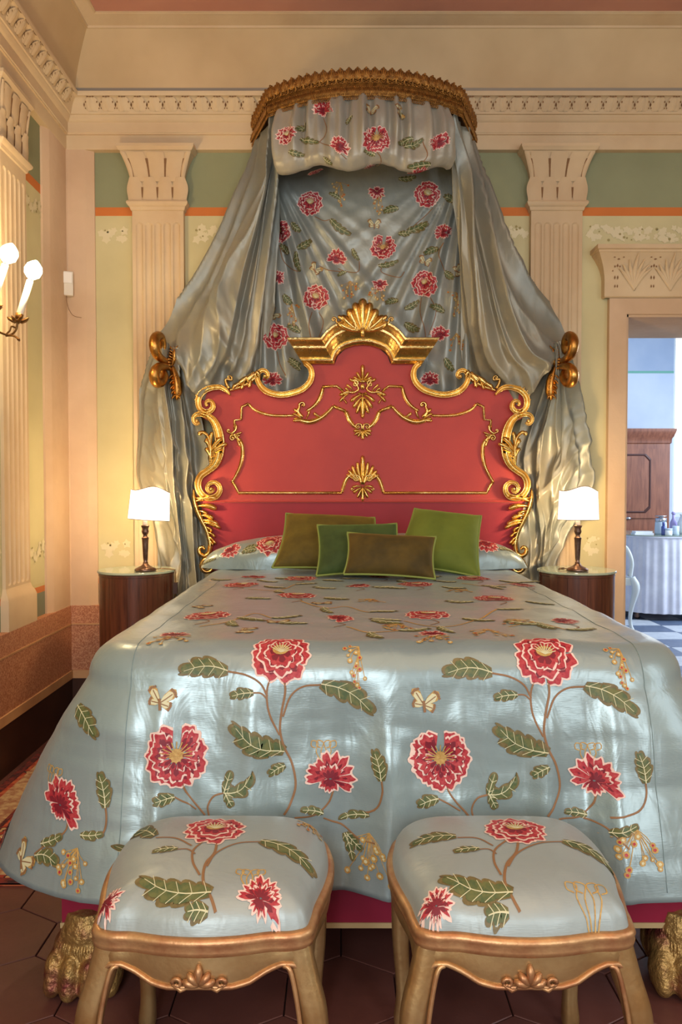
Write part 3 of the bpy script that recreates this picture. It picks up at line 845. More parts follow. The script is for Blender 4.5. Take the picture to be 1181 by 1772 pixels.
# ================================================================ relief carving helpers (traced in pixels on a plane y = Y, real thickness)
PROF = {
    'round': [(-1, 0), (-0.86, 0.5), (-0.5, 0.87), (0, 1), (0.5, 0.87), (0.86, 0.5), (1, 0)],
    'ridge': [(-1, 0), (-0.7, 0.55), (-0.35, 0.65), (0, 1), (0.35, 0.65), (0.7, 0.55), (1, 0)],
    'chan': [(-1, 0), (-0.95, 0.8), (-0.78, 1), (-0.6, 0.85), (-0.3, 0.45), (0.1, 0.38), (0.5, 0.6), (0.68, 0.95), (0.85, 1), (1, 0.2)],
    'mould': [(-1, 0), (-0.9, 0.55), (-0.55, 0.6), (-0.5, 0.8), (0, 1), (0.5, 0.8), (0.55, 0.6), (0.9, 0.55), (1, 0)],
}
CXH = 628.0
def ribbon(mb, pts, Y, h, prof='round', sub=5, back=0.006, mirror=False, mat=0, smooth=True):
    """carved band along pixel points (px, py, width px); h = relief in metres"""
    C = catmull(pts, sub) if smooth else [np.array(p, float) for p in pts]
    C = np.array(C); n = len(C)
    if mirror: C[:, 0] = 2*CXH-C[:, 0]
    T = np.gradient(C[:, :2], axis=0)
    T /= (np.linalg.norm(T, axis=1)[:, None]+1e-9)
    Nn = np.stack([-T[:, 1], T[:, 0]], 1)
    if mirror: Nn = -Nn
    wm = max(C[:, 2]); pr = PROF[prof]; out = []; k = len(pr)+2
    for i in range(n):
        w = max(C[i, 2], 0.15)*0.5; sc = h*math.sqrt(max(C[i, 2], 0.1)/wm)
        q = C[i, :2]-Nn[i]*w; out.append(P(q[0], q[1], Y+back))
        for s, hh in pr:
            q = C[i, :2]+Nn[i]*w*s; out.append(P(q[0], q[1], Y-sc*hh))
        q = C[i, :2]+Nn[i]*w; out.append(P(q[0], q[1], Y+back))
    mb.grid(out, k, n, mat)
    b = len(mb.v)-len(out)
    mb.f.append(tuple(range(b, b+k))); mb.m.append(mat)
    e = len(mb.v)-k
    mb.f.append(tuple(range(e, e+k))[::-1]); mb.m.append(mat)
def lobe(mb, a, b, w, Y, h, bend=0.0, mirror=False, prof='round', base=0.35, mat=0):
    """one leaf lobe from a to b, bending sideways by bend (fraction of its length)"""
    ax, ay = a; bx, by = b; dx, dy = bx-ax, by-ay
    nx, ny = -dy, dx
    pts = []
    for t, ww in ((0, base), (0.3, 0.75), (0.6, 0.98), (0.82, 1.0), (0.95, 0.7), (1.0, 0.25)):
        o = bend*4*t*(1-t)*0.5+bend*t*t*0.5
        pts.append((ax+dx*t+nx*o, ay+dy*t+ny*o, w*ww))
    ribbon(mb, pts, Y, h, prof, 4, 0.004, mirror, mat)
def volute(mb, c, r, w, Y, h, a0, turns, cw=1, mirror=False, lead=None, mat=0):
    """spiral curl ending in its eye; lead = points before the curl"""
    pts = list(lead or [])
    n = int(10*turns)+2
    for k in range(n):
        t = k/(n-1); a = a0+cw*turns*2*math.pi*t; rr = r*(1-0.80*t)
        pts.append((c[0]+rr*math.cos(a), c[1]+rr*math.sin(a), w*(1-0.45*t)))
    ribbon(mb, pts, Y, h, 'round', 3, 0.005, mirror, mat)
    cx_ = 2*CXH-c[0] if mirror else c[0]
    e = P(cx_, c[1], Y-h*0.6); mb.ball(e, w*0.42*Y/F, 8, mat)
BOTH = (False, True)

# ================================================================ the bed
YH = 3.735                       # face of the headboard
BX = P(628, 800, YH).x
HW, YB0, YFB, ZT = 0.715, 3.66, 1.735, 0.79
bed = empty('bed', (BX, 2.7, 0), 'carved giltwood bed with a red upholstered headboard and lion paw feet', 'bed')

# ---- upholstered panel: outline of the left half, mirrored
left = [(372,1040),(371,963),(360,918),(346,878),(341,853),(345,828),(362,812),(374,795),(379,762),(368,733),(350,722),(341,700),(346,682),(362,671),(393,674),(413,670),(433,661),(450,670),(463,679),(486,683),(512,678),(531,664),(539,646),(534,629),(580,629),(585,616),(599,603),(614,597),(628,596)]
outl = [(x, y) for x, y in left]+[(2*CXH-x, y) for x, y in reversed(left[:-1])]
def slab_px(mb, pts, y0, y1, mat=0):
    n = len(pts)
    A = [P(x, y, YH) for x, y in pts]
    mb.add([(p.x, y0, p.z) for p in A]+[(p.x, y1, p.z) for p in A], [tuple(range(n)), tuple(range(2*n-1, n-1, -1))]+[(k, (k+1) % n, n+(k+1) % n, n+k) for k in range(n)], mat)
hi = [(x, min(y, 869)) for x, y in outl if y < 869]
# insert the seam level ends
li = [(344,869)]+[q for q in left if q[1] < 869]
hi = li+[(2*CXH-x, y) for x, y in reversed(li[:-1])]
mb = MB(); slab_px(mb, hi, YH, YH+0.035)
panel = mb.build('headboard_panel', M['red'], bed, smooth=False)
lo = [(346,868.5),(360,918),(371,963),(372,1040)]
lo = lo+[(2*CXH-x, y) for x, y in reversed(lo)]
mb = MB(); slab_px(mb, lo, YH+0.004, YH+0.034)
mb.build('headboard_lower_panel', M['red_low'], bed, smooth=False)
mb = MB()
ribbon(mb, [(352,867,6),(480,867,6),(628,867,6),(776,867,6),(904,867,6)], YH, 0.006, 'round'); mb.build('panel_welt', M['red'], bed)
# posts that carry the headboard down to the floor
for s in (-1, 1):
    mb = MB(); x = BX+s*0.60; mb.box(x-0.05, x+0.05, YH+0.036, YH+0.058, 0.0, 1.3); mb.build('headboard_post', M['gold_dark'], bed, smooth=False)

# ---- pediment cornice
Lp = [(526,631),(553,631),(579,631),(580,626),(583,618),(590,609),(599,604),(613,599.5),(628,598)]
Up = [(499,591),(530,591),(556,591),(559,587),(566,579),(576,571),(589,564),(608,557.5),(628,555.5)]
PR = [(0,0.012),(0.03,0.022),(0.10,0.026),(0.13,0.034),(0.20,0.036),(0.24,0.030),(0.30,0.034),(0.42,0.046),(0.52,0.062),(0.58,0.066),(0.60,0.074),(0.68,0.076),(0.71,0.084),(0.80,0.092),(0.88,0.104),(0.90,0.108),(0.97,0.110),(1.0,0.106),(1.0,-0.01)]
full = [(Lp[i], Up[i]) for i in range(9)]+[((2*CXH-Lp[i][0], Lp[i][1]), (2*CXH-Up[i][0], Up[i][1])) for i in range(7, -1, -1)]
def dens(seq):
    out = []
    for i in range(len(seq)-1):
        for k in range(3):
            t = k/3; (a, b), (c, d) = seq[i], seq[i+1]
            out.append(((a[0]*(1-t)+c[0]*t, a[1]*(1-t)+c[1]*t), (b[0]*(1-t)+d[0]*t, b[1]*(1-t)+d[1]*t)))
    return out+[seq[-1]]
full = dens(full)
mb = MB(); pts = []
for (lx, ly), (ux, uy) in full:
    for s, d in PR:
        p = P(lx+(ux-lx)*s, ly+(uy-ly)*s, YH); pts.append((p.x, YH-d, p.z))
mb.grid(pts, len(PR), len(full))
for row in (0, len(full)-1):        # closed ends
    ring = [pts[row*len(PR)+k] for k in range(len(PR))]
    p = P(*full[row][0], YH)
    mb.add(ring+[(p.x, YH+0.01, p.z)], [tuple(range(len(PR)+1))])
mb.build('pediment_moulding', M['gold'], bed, angle=45)
# ---- crest of acanthus
mb = MB(); Yc = YH-0.105; b0 = (628, 574)
for bx_, by_, w, bd in ((606,533,15,-.10),(594,543,13,-.16),(586,553,11,-.2)):
    for m in BOTH: lobe(mb, (624, 573), (bx_, by_), w, Yc, 0.026, bd, m, 'ridge')
for bx_, by_, w, bd in ((616,523,14,-.05),):
    for m in BOTH: lobe(mb, (626, 572), (bx_, by_), w, Yc, 0.030, bd, m, 'ridge')
lobe(mb, b0, (628, 516), 17, Yc, 0.036, 0, False, 'ridge')
for m in BOTH:
    volute(mb, (610, 566), 7, 5, Yc, 0.022, -1.2, 1.3, 1, m, [(622,573,5),(616,560,5)])
    volute(mb, (578, 553), 5, 4, Yc, 0.015, 0.6, 1.1, -1, m, [(600,560,4),(588,560,4.5)])
    lobe(mb, (598, 560), (584, 548), 8, Yc, 0.016, 0.2, m)
mb.ball(P(628, 575, Yc-0.01), 0.016, 10, 0, (0.8, 1, 1.6))
mb.build('acanthus_crest', M['gold'], bed)

# ---- carved frame, piece by piece
def piece(name, fn, m=M['gold'], parent=bed):
    for mir in BOTH:
        mb = MB(); fn(mb, mir); mb.build(name, m, parent)
def f_cscroll(mb, m):
    ribbon(mb, [(528,628,9),(537,636,10),(540,648,11),(536,661,11.5),(524,673,12),(506,680,12),(486,683,12),(466,679,12),(453,670,11),(446,658,10),(446,648,9),(453,641,9),(461,643,8),(464,650,7),(459,655,5)], YH-0.004, 0.036, 'chan', 5, 0.03, m)
    lobe(mb, (450, 656), (441, 642), 9, YH-0.01, 0.03, 0.25, m)
    mb.ball(P(2*CXH-459 if m else 459, 651, YH-0.028), 0.010, 8)
piece('gilded_scroll', f_cscroll)
def f_garland(mb, m):
    ribbon(mb, [(445,650,6),(434,660,8),(420,668,8),(408,672,7),(398,675,6)], YH-0.004, 0.024, 'round', 5, 0.03, m)
    for a, b, w, bd in (((444,645),(430,662),10,.2),((440,643),(424,655),9,-.2),((433,650),(416,668),9,.25),((428,653),(414,660),8,-.2),((421,660),(404,674),8,.2),((416,661),(402,667),7,-.2),((436,655),(434,671),8,.25),((424,660),(420,674),7,.2)):
        lobe(mb, a, b, w, YH-0.018, 0.022, bd, m)
    volute(mb, (397, 654), 5, 4, YH-0.014, 0.018, 0.8, 1.1, -1, m, [(397,672,6),(392,664,6),(391,656,5)])
piece('gilded_garland', f_garland)
def f_corner(mb, m):
    ribbon(mb, [(399,684,2),(391,675.5,8),(381,670,10),(366,671,11),(354,676,12),(345.5,685,12),(343,696,12),(346,707,11),(355,713,11),(364,711,10.5),(369,704,10),(367,696,8),(361,693.5,7),(356.5,698,6),(359,703,5)], YH-0.004, 0.034, 'chan', 5, 0.03, m)
    for k in range(9):
        a = math.radians(95+k*21)
        x, y = 357+19.5*math.cos(a)*0.98, 692-23*math.sin(a)*0.98
        if k > 6: x -= 0.5
        mb.ball(P(2*CXH-x if m else x, y, YH-0.014), 0.0058, 8)
piece('gilded_scroll', f_corner)
def f_side(mb, m):
    ribbon(mb, [(346,731,5),(341,734,6),(335.5,730,7),(335,722,8),(342,716.5,9),(355,717.5,11),(368,726,14),(376,741,17),(380,760,18),(380,778,18),(377,793,17),(370,806,15),(358,815.5,13),(348,823,13),(343,834,13),(344,846,12),(351,857,12),(362,862,12),(374,859,11),(380.5,850,10),(379,840,9),(371,834.5,8),(362,837.5,8),(358.5,845,7),(363,852,6),(369,849,5),(368,844.5,4)], YH-0.004, 0.042, 'chan', 5, 0.03, m)
    mb.ball(P(2*CXH-366 if m else 366, 846, YH-0.03), 0.009, 8); mb.ball(P(2*CXH-341 if m else 341, 728, YH-0.028), 0.009, 8)
piece('gilded_scroll', f_side)
def f_acanth(mb, m):
    B = (364, 800)
    ribbon(mb, [(364,806,3),(364,790,8),(364,770,7),(360,756,6),(352,748,6),(346,750,7)], YH-0.034, 0.02, 'ridge', 5, 0.03, m)
    mb.ball(P(2*CXH-346 if m else 346, 750, YH-0.04), 0.012, 8)
    for a, b, w, bd in (((364,778),(368,747),7,-.08),((365,782),(386,759),9,-.18),((365,786),(395,771),9,-.22),((365,789),(387,777),8,-.22),((365,795),(375,787),6,-.3),((363,782),(353,760),7,.2),((363,790),(353,777),7,.3),((363,773),(352,764),5,.3)):
        lobe(mb, a, b, w, YH-0.036, 0.022, bd, m, 'ridge')
piece('acanthus_leaf', f_acanth)
def f_lower(mb, m):
    ribbon(mb, [(335,846,3),(336,862,8),(341,882,9),(349,900,9),(357,916,8),(361.5,930,8),(364,944,9),(362,956,9),(354,962,9),(346,958,8),(344.5,950,7),(350,946.5,6),(354,951,5)], YH-0.004, 0.03, 'ridge', 5, 0.03, m)
    for a, b, w, bd in (((338,862),(353,867),8,-.25),((338,868),(376,869),11,-.30),((341,876),(374,886),10,-.28),((344,884),(358,893),7,-.3),((347,892),(369,900),8,-.25),((350,900),(377,911),9,-.22),((352,904),(381,917),8,-.18),((355,911),(367,921),6,-.2),((359,920),(372,931),6,-.2),((361,928),(373,943),6,-.15),((362,934),(369,945),5,-.1)):
        lobe(mb, a, b, w, YH-0.012, 0.026, bd, m, 'ridge')
piece('acanthus_leaf', f_lower)
def f_roll(mb, m):
    volute(mb, (360, 980), 15, 9, YH-0.006, 0.035, -0.4, 1.6, -1, m)
piece('gilded_scroll', f_roll)

# ---- inner moulding on the panel
def f_in1(mb, m):
    ribbon(mb, [(592,853,5.5),(500,853,5.5),(413,853,5.5),(410.5,847,5.5),(407,840,5.5),(402,833,5.5)], YH, 0.012, 'mould', 4, 0.004, m, smooth=False)
    ribbon(mb, [(402,834,5),(410,820,6),(416.5,805,6.5),(420,786,7),(419,770,7),(414,760,7)], YH, 0.014, 'mould', 5, 0.004, m)
    volute(mb, (402.5, 758), 6, 4.5, YH, 0.016, 0.2, 1.4, -1, m, [(416,764,5),(411,757,5)])
    volute(mb, (396, 745), 3.5, 4, YH, 0.014, 1.2, 1.0, 1, m, [(409,735,4.5),(408,744,5),(401,750,5)])
    for a, b, w, bd in (((404,752),(418,746),4,.2),((404,754),(416,752),4,.2),((410,758),(417,772),5,.1)):
        lobe(mb, a, b, w, YH-0.004, 0.012, bd, m)
    ribbon(mb, [(407,745,5),(406,727,5),(417.5,726,5),(418.5,704,5),(430,698.5,5)], YH, 0.012, 'mould', 4, 0.004, m, smooth=False)
    ribbon(mb, [(430,698.5,5),(437,706,5),(449,713,5.5),(466,718,5.5),(486,719.5,5.5),(508,719,5)], YH, 0.012, 'mould', 5, 0.004, m)
piece('inner_moulding', f_in1)
def f_in2(mb, m):
    ribbon(mb, [(531,711,5),(543,703,6),(552,692,7),(557,680,7),(559,671,6)], YH, 0.014, 'mould', 5, 0.004, m)
    ribbon(mb, [(558,669,5),(583,668,5),(594,677,5)], YH, 0.012, 'mould', 4, 0.004, m, smooth=False)
    ribbon(mb, [(509,723,3),(522,728,8),(538,730,9),(556,723,8),(569,712,6),(577,703,5.5)], YH, 0.016, 'mould', 5, 0.004, m)
    ribbon(mb, [(577,702.5,6),(599,712,6)], YH, 0.012, 'mould', 4, 0.004, m, smooth=False)
    ribbon(mb, [(599,712,7),(604,725,8),(611,735,7),(618,740,6)], YH, 0.014, 'mould', 5, 0.004, m)
    # acanthus curl where the mouldings meet
    volute(mb, (524, 701), 6.5, 5.5, YH, 0.02, 2.6, 0.9, 1, m, [(524,722,7),(516,712,7)])
    for a, b, w, bd in (((524,722),(508,708),6,.1),((522,724),(507,716),5,.1),((526,726),(507,726),6,-.15),((530,724),(534,709),5,.2),((556,721),(545,712),6,-.3)):
        lobe(mb, a, b, w, YH-0.004, 0.016, bd, m, 'ridge')
piece('inner_moulding', f_in2)
# central ornament
mb = MB(); Yo = YH
for m in BOTH:
    for a, b, w, bd in (((627,658),(619,643),6,-.15),((626,659),(613,650),6,-.2),((624,660),(606,652),6,-.3)):
        lobe(mb, a, b, w, Yo, 0.02, bd, m, 'ridge')
    volute(mb, (615, 664), 6.5, 4.5, Yo, 0.018, -2.0, 1.1, 1, m, [(592,683,4),(600,678,5),(612,679,5),(621,672,5)])
    for a, b, w, bd in (((612,678),(598,667),5,.25),((606,679),(596,672),5,.2),((606,680),(588,686),6,.2),((604,681),(590,697),6,.2),((593,690),(598,700),4,-.4)):
        lobe(mb, a, b, w, Yo, 0.016, bd, m, 'ridge')
    for a, b, w, bd in (((627,682),(609,697),7,.2),((627,687),(613,707),7,.15),((627,692),(619,716),7,.1),((626,680),(620,682),4,.2)):
        lobe(mb, a, b, w, Yo, 0.02, bd, m, 'ridge')
lobe(mb, (628, 658), (628, 631), 8, Yo, 0.026, 0, False, 'ridge'); lobe(mb, (628, 680), (628, 724), 9, Yo, 0.028, 0, False, 'ridge')
mb.ball(P(628, 669, Yo-0.012), 0.013, 10, 0, (0.9, 0.8, 1.1)); mb.ball(P(628, 660, Yo-0.010), 0.012, 10, 0, (1.2, 0.8, 0.6))
mb.build('acanthus_ornament', M['gold'], bed)
mb = MB()
for m in BOTH:
    volute(mb, (620, 738), 5, 3.5, Yo, 0.014, -1.0, 1.2, -1, m, [(627,744,4),(626,735,4)])
    for a, b, w, bd in (((626,745),(612,748),5,.2),((627,746),(614,754),5,.15),((627,746),(620,757),5,.1)): lobe(mb, a, b, w, Yo, 0.015, bd, m, 'ridge')
lobe(mb, (628, 744), (628, 761), 8, Yo, 0.02, 0, False, 'ridge')
mb.build('palmette_ornament', M['gold'], bed)
mb = MB()
for m in BOTH:
    ribbon(mb, [(592,853,5),(595,841,6.5),(600,829,7),(608,821,6),(614,822,5)], YH, 0.014, 'mould', 5, 0.004, m)
    volute(mb, (617, 828), 6, 4, Yo, 0.017, -1.6, 1.3, -1, m, [(626,838,5),(623,826,5)])
    for a, b, w, bd in (((626,836),(620,799),7,-.08),((625,836),(612,804),7,-.14),((624,834),(606,811),7,-.2),((622,832),(601,818),6,-.2)): lobe(mb, a, b, w, Yo, 0.02, bd, m, 'ridge')
    for a, b, w, bd in (((626,842),(610,846),5,.3),((626,844),(613,855),6,.2),((627,845),(620,862),6,.1)): lobe(mb, a, b, w, Yo, 0.018, bd, m, 'ridge')
    volute(mb, (610, 846), 3, 3, Yo, 0.012, 0, 1.0, 1, m)
lobe(mb, (628, 838), (628, 788), 9, Yo, 0.028, 0, False, 'ridge'); lobe(mb, (628, 842), (628, 868), 7, Yo, 0.022, 0, False, 'ridge')
mb.build('palmette_ornament', M['gold'], bed)

# ---- base, rail and paws
mb = MB(); mb.box(BX-HW+0.05, BX+HW-0.05, YFB+0.06, YB0, 0.27, ZT-0.06); mb.build('mattress', M['cloth_white'], bed, smooth=False)
zr0, zr1 = P(0, 1605, 1.765).z, 0.34
for a in ((BX-0.748, BX+0.748, 1.765, 1.79), (BX-0.748, BX-0.723, 1.79, YB0), (BX+0.723, BX+0.748, 1.79, YB0)):
    mb = MB(); mb.box(a[0], a[1], a[2], a[3], zr0+0.012, zr1); r = mb.build('bed_rail', M['rail_red'], bed, smooth=False)
    mb = MB(); mb.box(a[0]-.003, a[1]+.003, a[2]-.003, a[3]+.003, zr0, zr0+0.012); mb.build('rail_braid', M['rail_edge'], r, smooth=False)
mb = MB(); mb.box(BX-0.723, BX+0.723, 1.79, YB0, zr0+0.02, 0.265); mb.build('bed_base', M['base_brown'], bed, smooth=False)
M['paw_gold'] = mat('paw_gilding', srgb(172,136,80), 0.45, 0.65, c2=srgb(116,52,48), nscale=13, contrast=(0.46, 0.66), bump=0.7, bscale=70)
def paw(cx, cy, flip):
    mb = MB()
    S = [(0,0.00,.080,.078),(0,-.01,.125,.062),(0,.05,.065,.072)]
    for x, y, z, r in S: mb.ball((cx+x, cy+y, z), r, 14)
    for k in range(4):
        x = (k-1.5)*0.040; y = -0.072+0.012*abs(k-1.5)**1.5
        mb.ball((cx+x*1.08, cy+y+0.004, 0.050), 0.036, 12, 0, (0.72, 1.15, 1.38)); mb.ball((cx+x*1.08, cy+y-0.018, 0.028), 0.026, 12, 0, (0.85, 1.0, 1.05))
        mb.ball((cx+x*0.9, cy+y+0.03, 0.09), 0.03, 12, 0, (0.8, 1.2, 1.4))
    mb.lathe([(0.05, 0.10), (0.052, 0.14), (0.045, 0.165), (0.052, 0.18), (0.058, zr0+0.014)], (cx, cy, 0), 18)
    o = mb.build('paw_foot', M['paw_gold'], bed)
    r = o.modifiers.new('remesh', 'REMESH'); r.mode = 'VOXEL'; r.voxel_size = 0.0055; r.use_smooth_shade = True
    s = o.modifiers.new('smooth', 'SMOOTH'); s.iterations = 6; s.factor = 0.5
    mb = MB(); rnd = random.Random(5)        # carved fur above the toes
    for k in range(34):
        a = math.pi*0.9+math.pi*1.2*(k+0.5)/34
        for zz, rr in ((0.165, 0.052), (0.135, 0.060)):
            j = rnd.uniform(-0.06, 0.06)
            p0 = Vector((cx+rr*0.92*math.cos(a+j), cy+rr*0.92*math.sin(a+j), zz)); p1 = Vector((cx+(rr+.009)*math.cos(a-j), cy+(rr+.009)*math.sin(a-j)-0.003, zz-0.03)); p2 = Vector((cx+(rr+.012)*math.cos(a+j*2), cy+(rr+.012)*math.sin(a+j*2)-0.005, zz-0.060))
            mb.tube([p0, p1, p2], [0.003, 0.0045, 0.001], 5)
    mb.build('carved_fur', M['paw_gold'], o)
paw(BX-0.692, 1.795, False); paw(BX+0.692, 1.795, True)
settle(bed)
# ================================================================ embroidery: raised thread motifs laid on a cloth surface
# a cloth is a function S(u, v) -> point; motifs are drawn in its (u, v) metres and lifted off it by their thread thickness
class Cloth:
    def __init__(self, S, parent, e=0.004, prefix='embroidered', lift=1.0):
        self.S, self.parent, self.e, self.lift, self.box, self.miss = S, parent, e, lift, None, 0
    def at(self, u, v, h):
        e = self.e
        p = Vector(self.S(u, v))
        a = Vector(self.S(u+e, v))-Vector(self.S(u-e, v)); b = Vector(self.S(u, v+e))-Vector(self.S(u, v-e))
        n = a.cross(b)
        if n.length < 1e-12: return p
        n.normalize()
        if n.dot(Vector((0, 0, CAM_H))-p) < 0: n = -n
        return p+n*h*self.lift
    def uv(self, px, py, u0, v0):
        """fabric coordinates that the picture shows at a pixel"""
        u, v = u0, v0; e = 0.002
        for _ in range(14):
            x, y = proj(self.S(u, v)); xu, yu = proj(self.S(u+e, v)); xv, yv = proj(self.S(u, v+e))
            a, b, c, d = (xu-x)/e, (xv-x)/e, (yu-y)/e, (yv-y)/e
            D = a*d-b*c
            if abs(D) < 1e-6: break
            rx, ry = px-x, py-y
            du, dv = (rx*d-ry*b)/D, (a*ry-c*rx)/D
            k = min(1.0, 0.12/(abs(du)+abs(dv)+1e-9))
            u += du*k; v += dv*k
            if abs(rx)+abs(ry) < 0.3: break
        x, y = proj(self.S(u, v))
        if abs(px-x)+abs(py-y) > 3 and self.box:
            best = None
            for i in range(61):
                for j in range(61):
                    uu = self.box[0]+(self.box[1]-self.box[0])*i/60; vv = self.box[2]+(self.box[3]-self.box[2])*j/60
                    x, y = proj(self.S(uu, vv)); d = abs(px-x)+abs(py-y)
                    if best is None or d < best[0]: best = (d, uu, vv)
            u, v = best[1:]; x, y = proj(self.S(u, v))
        self.miss = abs(px-x)+abs(py-y)
        return u, v
    def poly(self, mb, c, pts, h, m):
        V = [self.at(c[0], c[1], h)]+[self.at(x, y, h) for x, y in pts]; n = len(pts)
        mb.add(V, [(0, 1+k, 1+(k+1) % n) for k in range(n)], m)
    def strip(self, mb, pts, w, h, m, sub=4):
        C = catmull([(*p, 0) for p in pts], sub); n = len(C)
        W = w if hasattr(w, '__len__') else None
        V = []
        for i, c in enumerate(C):
            a = C[min(i+1, n-1)]-C[max(i-1, 0)]; L_ = math.hypot(a[0], a[1])+1e-9
            nx, ny = -a[1]/L_, a[0]/L_
            ww = (w if W is None else W[0]+(W[1]-W[0])*i/(n-1))*0.5
            V += [self.at(c[0]+nx*ww, c[1]+ny*ww, h), self.at(c[0], c[1], h+0.0006), self.at(c[0]-nx*ww, c[1]-ny*ww, h)]
        mb.grid(V, 3, n, m)
    def done(self, mb, name):
        o = mb.build(name, THREADS, self.parent, weld=False, recalc=False)
        return o

def petal(cl, mb, cu, cv, ang, r0, r1, hw, h, rnd, edge=0.0034, streak=True):
    """fan-shaped petal with a pale scalloped rim and a crimson inside"""
    ca, sa = math.cos(ang), math.sin(ang)
    def loc(r, t): return cu+ca*r-sa*t, cv+sa*r+ca*t
    k = 7; out = [loc(r0, -hw*0.25)]
    ph = rnd.uniform(0, 6)
    rim = []
    for i in range(k+1):
        q = -1+2*i/k
        rr = r1*(1-0.20*abs(q)**2.2)+0.0035*math.sin(q*5+ph)
        rim.append((rr, q*hw*(1.0 if abs(q) < 0.9 else 0.9)))
    out += [loc(*p) for p in rim]+[loc(r0, hw*0.25)]
    mid = loc((r0+r1)*0.5, 0)
    cl.poly(mb, mid, out, h, TW)
    inn = [loc(r0*0.9, -hw*0.22)]+[loc(r-edge-abs(rnd.gauss(0, 0.0012)), t*(1-edge/(abs(hw)+1e-6))) for r, t in rim]+[loc(r0*0.9, hw*0.22)]
    cl.poly(mb, mid, inn, h+0.0007, TC)
    if streak:
        cl.poly(mb, loc(r0+(r1-r0)*0.3, 0), [loc(r0*0.9, -hw*0.2), loc(r0+(r1-r0)*0.45, -hw*0.35), loc(r0+(r1-r0)*0.62, 0), loc(r0+(r1-r0)*0.45, hw*0.35), loc(r0*0.9, hw*0.2)], h+0.0011, TD)

def peony(cl, u, v, size, rot=0.0, kind=1, seed=0):
    rnd = random.Random(seed*7+3); mb = MB(); R = size*0.5
    if kind == 1:                                   # round bloom, overlapping rings of petals
        for ring, (n, r0, r1, h) in enumerate(((11, 0.45, 1.0, 0.0014), (8, 0.25, 0.76, 0.0026), (6, 0.10, 0.52, 0.0038))):
            for k in range(n):
                a = rot+2*math.pi*(k+0.5*(ring % 2))/n+rnd.uniform(-0.08, 0.08)
                petal(cl, mb, u, v, a, R*r0, R*r1*rnd.uniform(0.93, 1.05), R*r1*math.pi/n*1.12, h+0.0002*(k % 2), rnd)
        n = 12
        cl.poly(mb, (u, v-R*0.08), [(u+R*0.27*math.cos(k*6.283/n), v-R*0.12+R*0.20*math.sin(k*6.283/n)) for k in range(n)], 0.0052, TG)
        for k in range(9):
            a = rot-math.pi+math.pi*(k+0.5)/9*1.0
            cl.strip(mb, [(u, v), (u+R*0.36*math.cos(a), v-R*0.1+R*0.34*math.sin(a))], 0.002, 0.0058, TCR, 2)
    elif kind == 2:                                 # open bloom split at the top, gold heart
        for ring, (n, r0, r1, h, a0, a1) in enumerate(((15, 0.45, 1.0, 0.0014, -64, 244), (11, 0.3, 0.78, 0.0026, -56, 236), (8, 0.2, 0.55, 0.0036, -40, 220))):
            for k in range(n):
                a = rot+math.radians(a0+(a1-a0)*k/(n-1))+rnd.uniform(-0.06, 0.06)
                petal(cl, mb, u, v, a, R*r0, R*r1*rnd.uniform(0.88, 1.06), R*r1*0.30, h+0.0002*(k % 2), rnd, 0.0033)
        for sx in (-1, 1):
            petal(cl, mb, u+sx*R*0.1, v, rot-math.pi/2+sx*0.62, R*0.3, R*0.88, R*0.24, 0.0032, rnd)
        n = 11
        cl.poly(mb, (u, v), [(u+R*0.22*math.cos(k*6.283/n), v+R*0.22*math.sin(k*6.283/n)) for k in range(n)], 0.0045, TG)
        for k in range(11):
            a = rot-math.pi*1.02+math.pi*1.04*k/10
            cl.strip(mb, [(u, v), (u+R*0.5*math.cos(a), v+R*0.42*math.sin(a))], 0.0022, 0.005, TG, 2)
    else:                                           # side view: a spray of narrow petals
        for k in range(9):
            a = rot-math.radians(90)+math.radians(-105+210*k/8)
            petal(cl, mb, u, v+R*0.2, a, R*0.12, R*rnd.uniform(0.85, 1.1), R*0.24, 0.0014+0.0003*(k % 2), rnd, 0.0034)
        for k in range(5):
            a = rot-math.radians(90)+math.radians(-60+120*k/4)
            petal(cl, mb, u, v+R*0.25, a, R*0.08, R*0.62, R*0.20, 0.0026, rnd, 0.0036)
        for k in range(4):
            a = rot+math.radians(50+80*k/3)
            petal(cl, mb, u, v+R*0.2, a, R*0.05, R*0.55, R*0.20, 0.0022, rnd, 0.0036)
    return cl.done(mb, 'embroidered_peony')

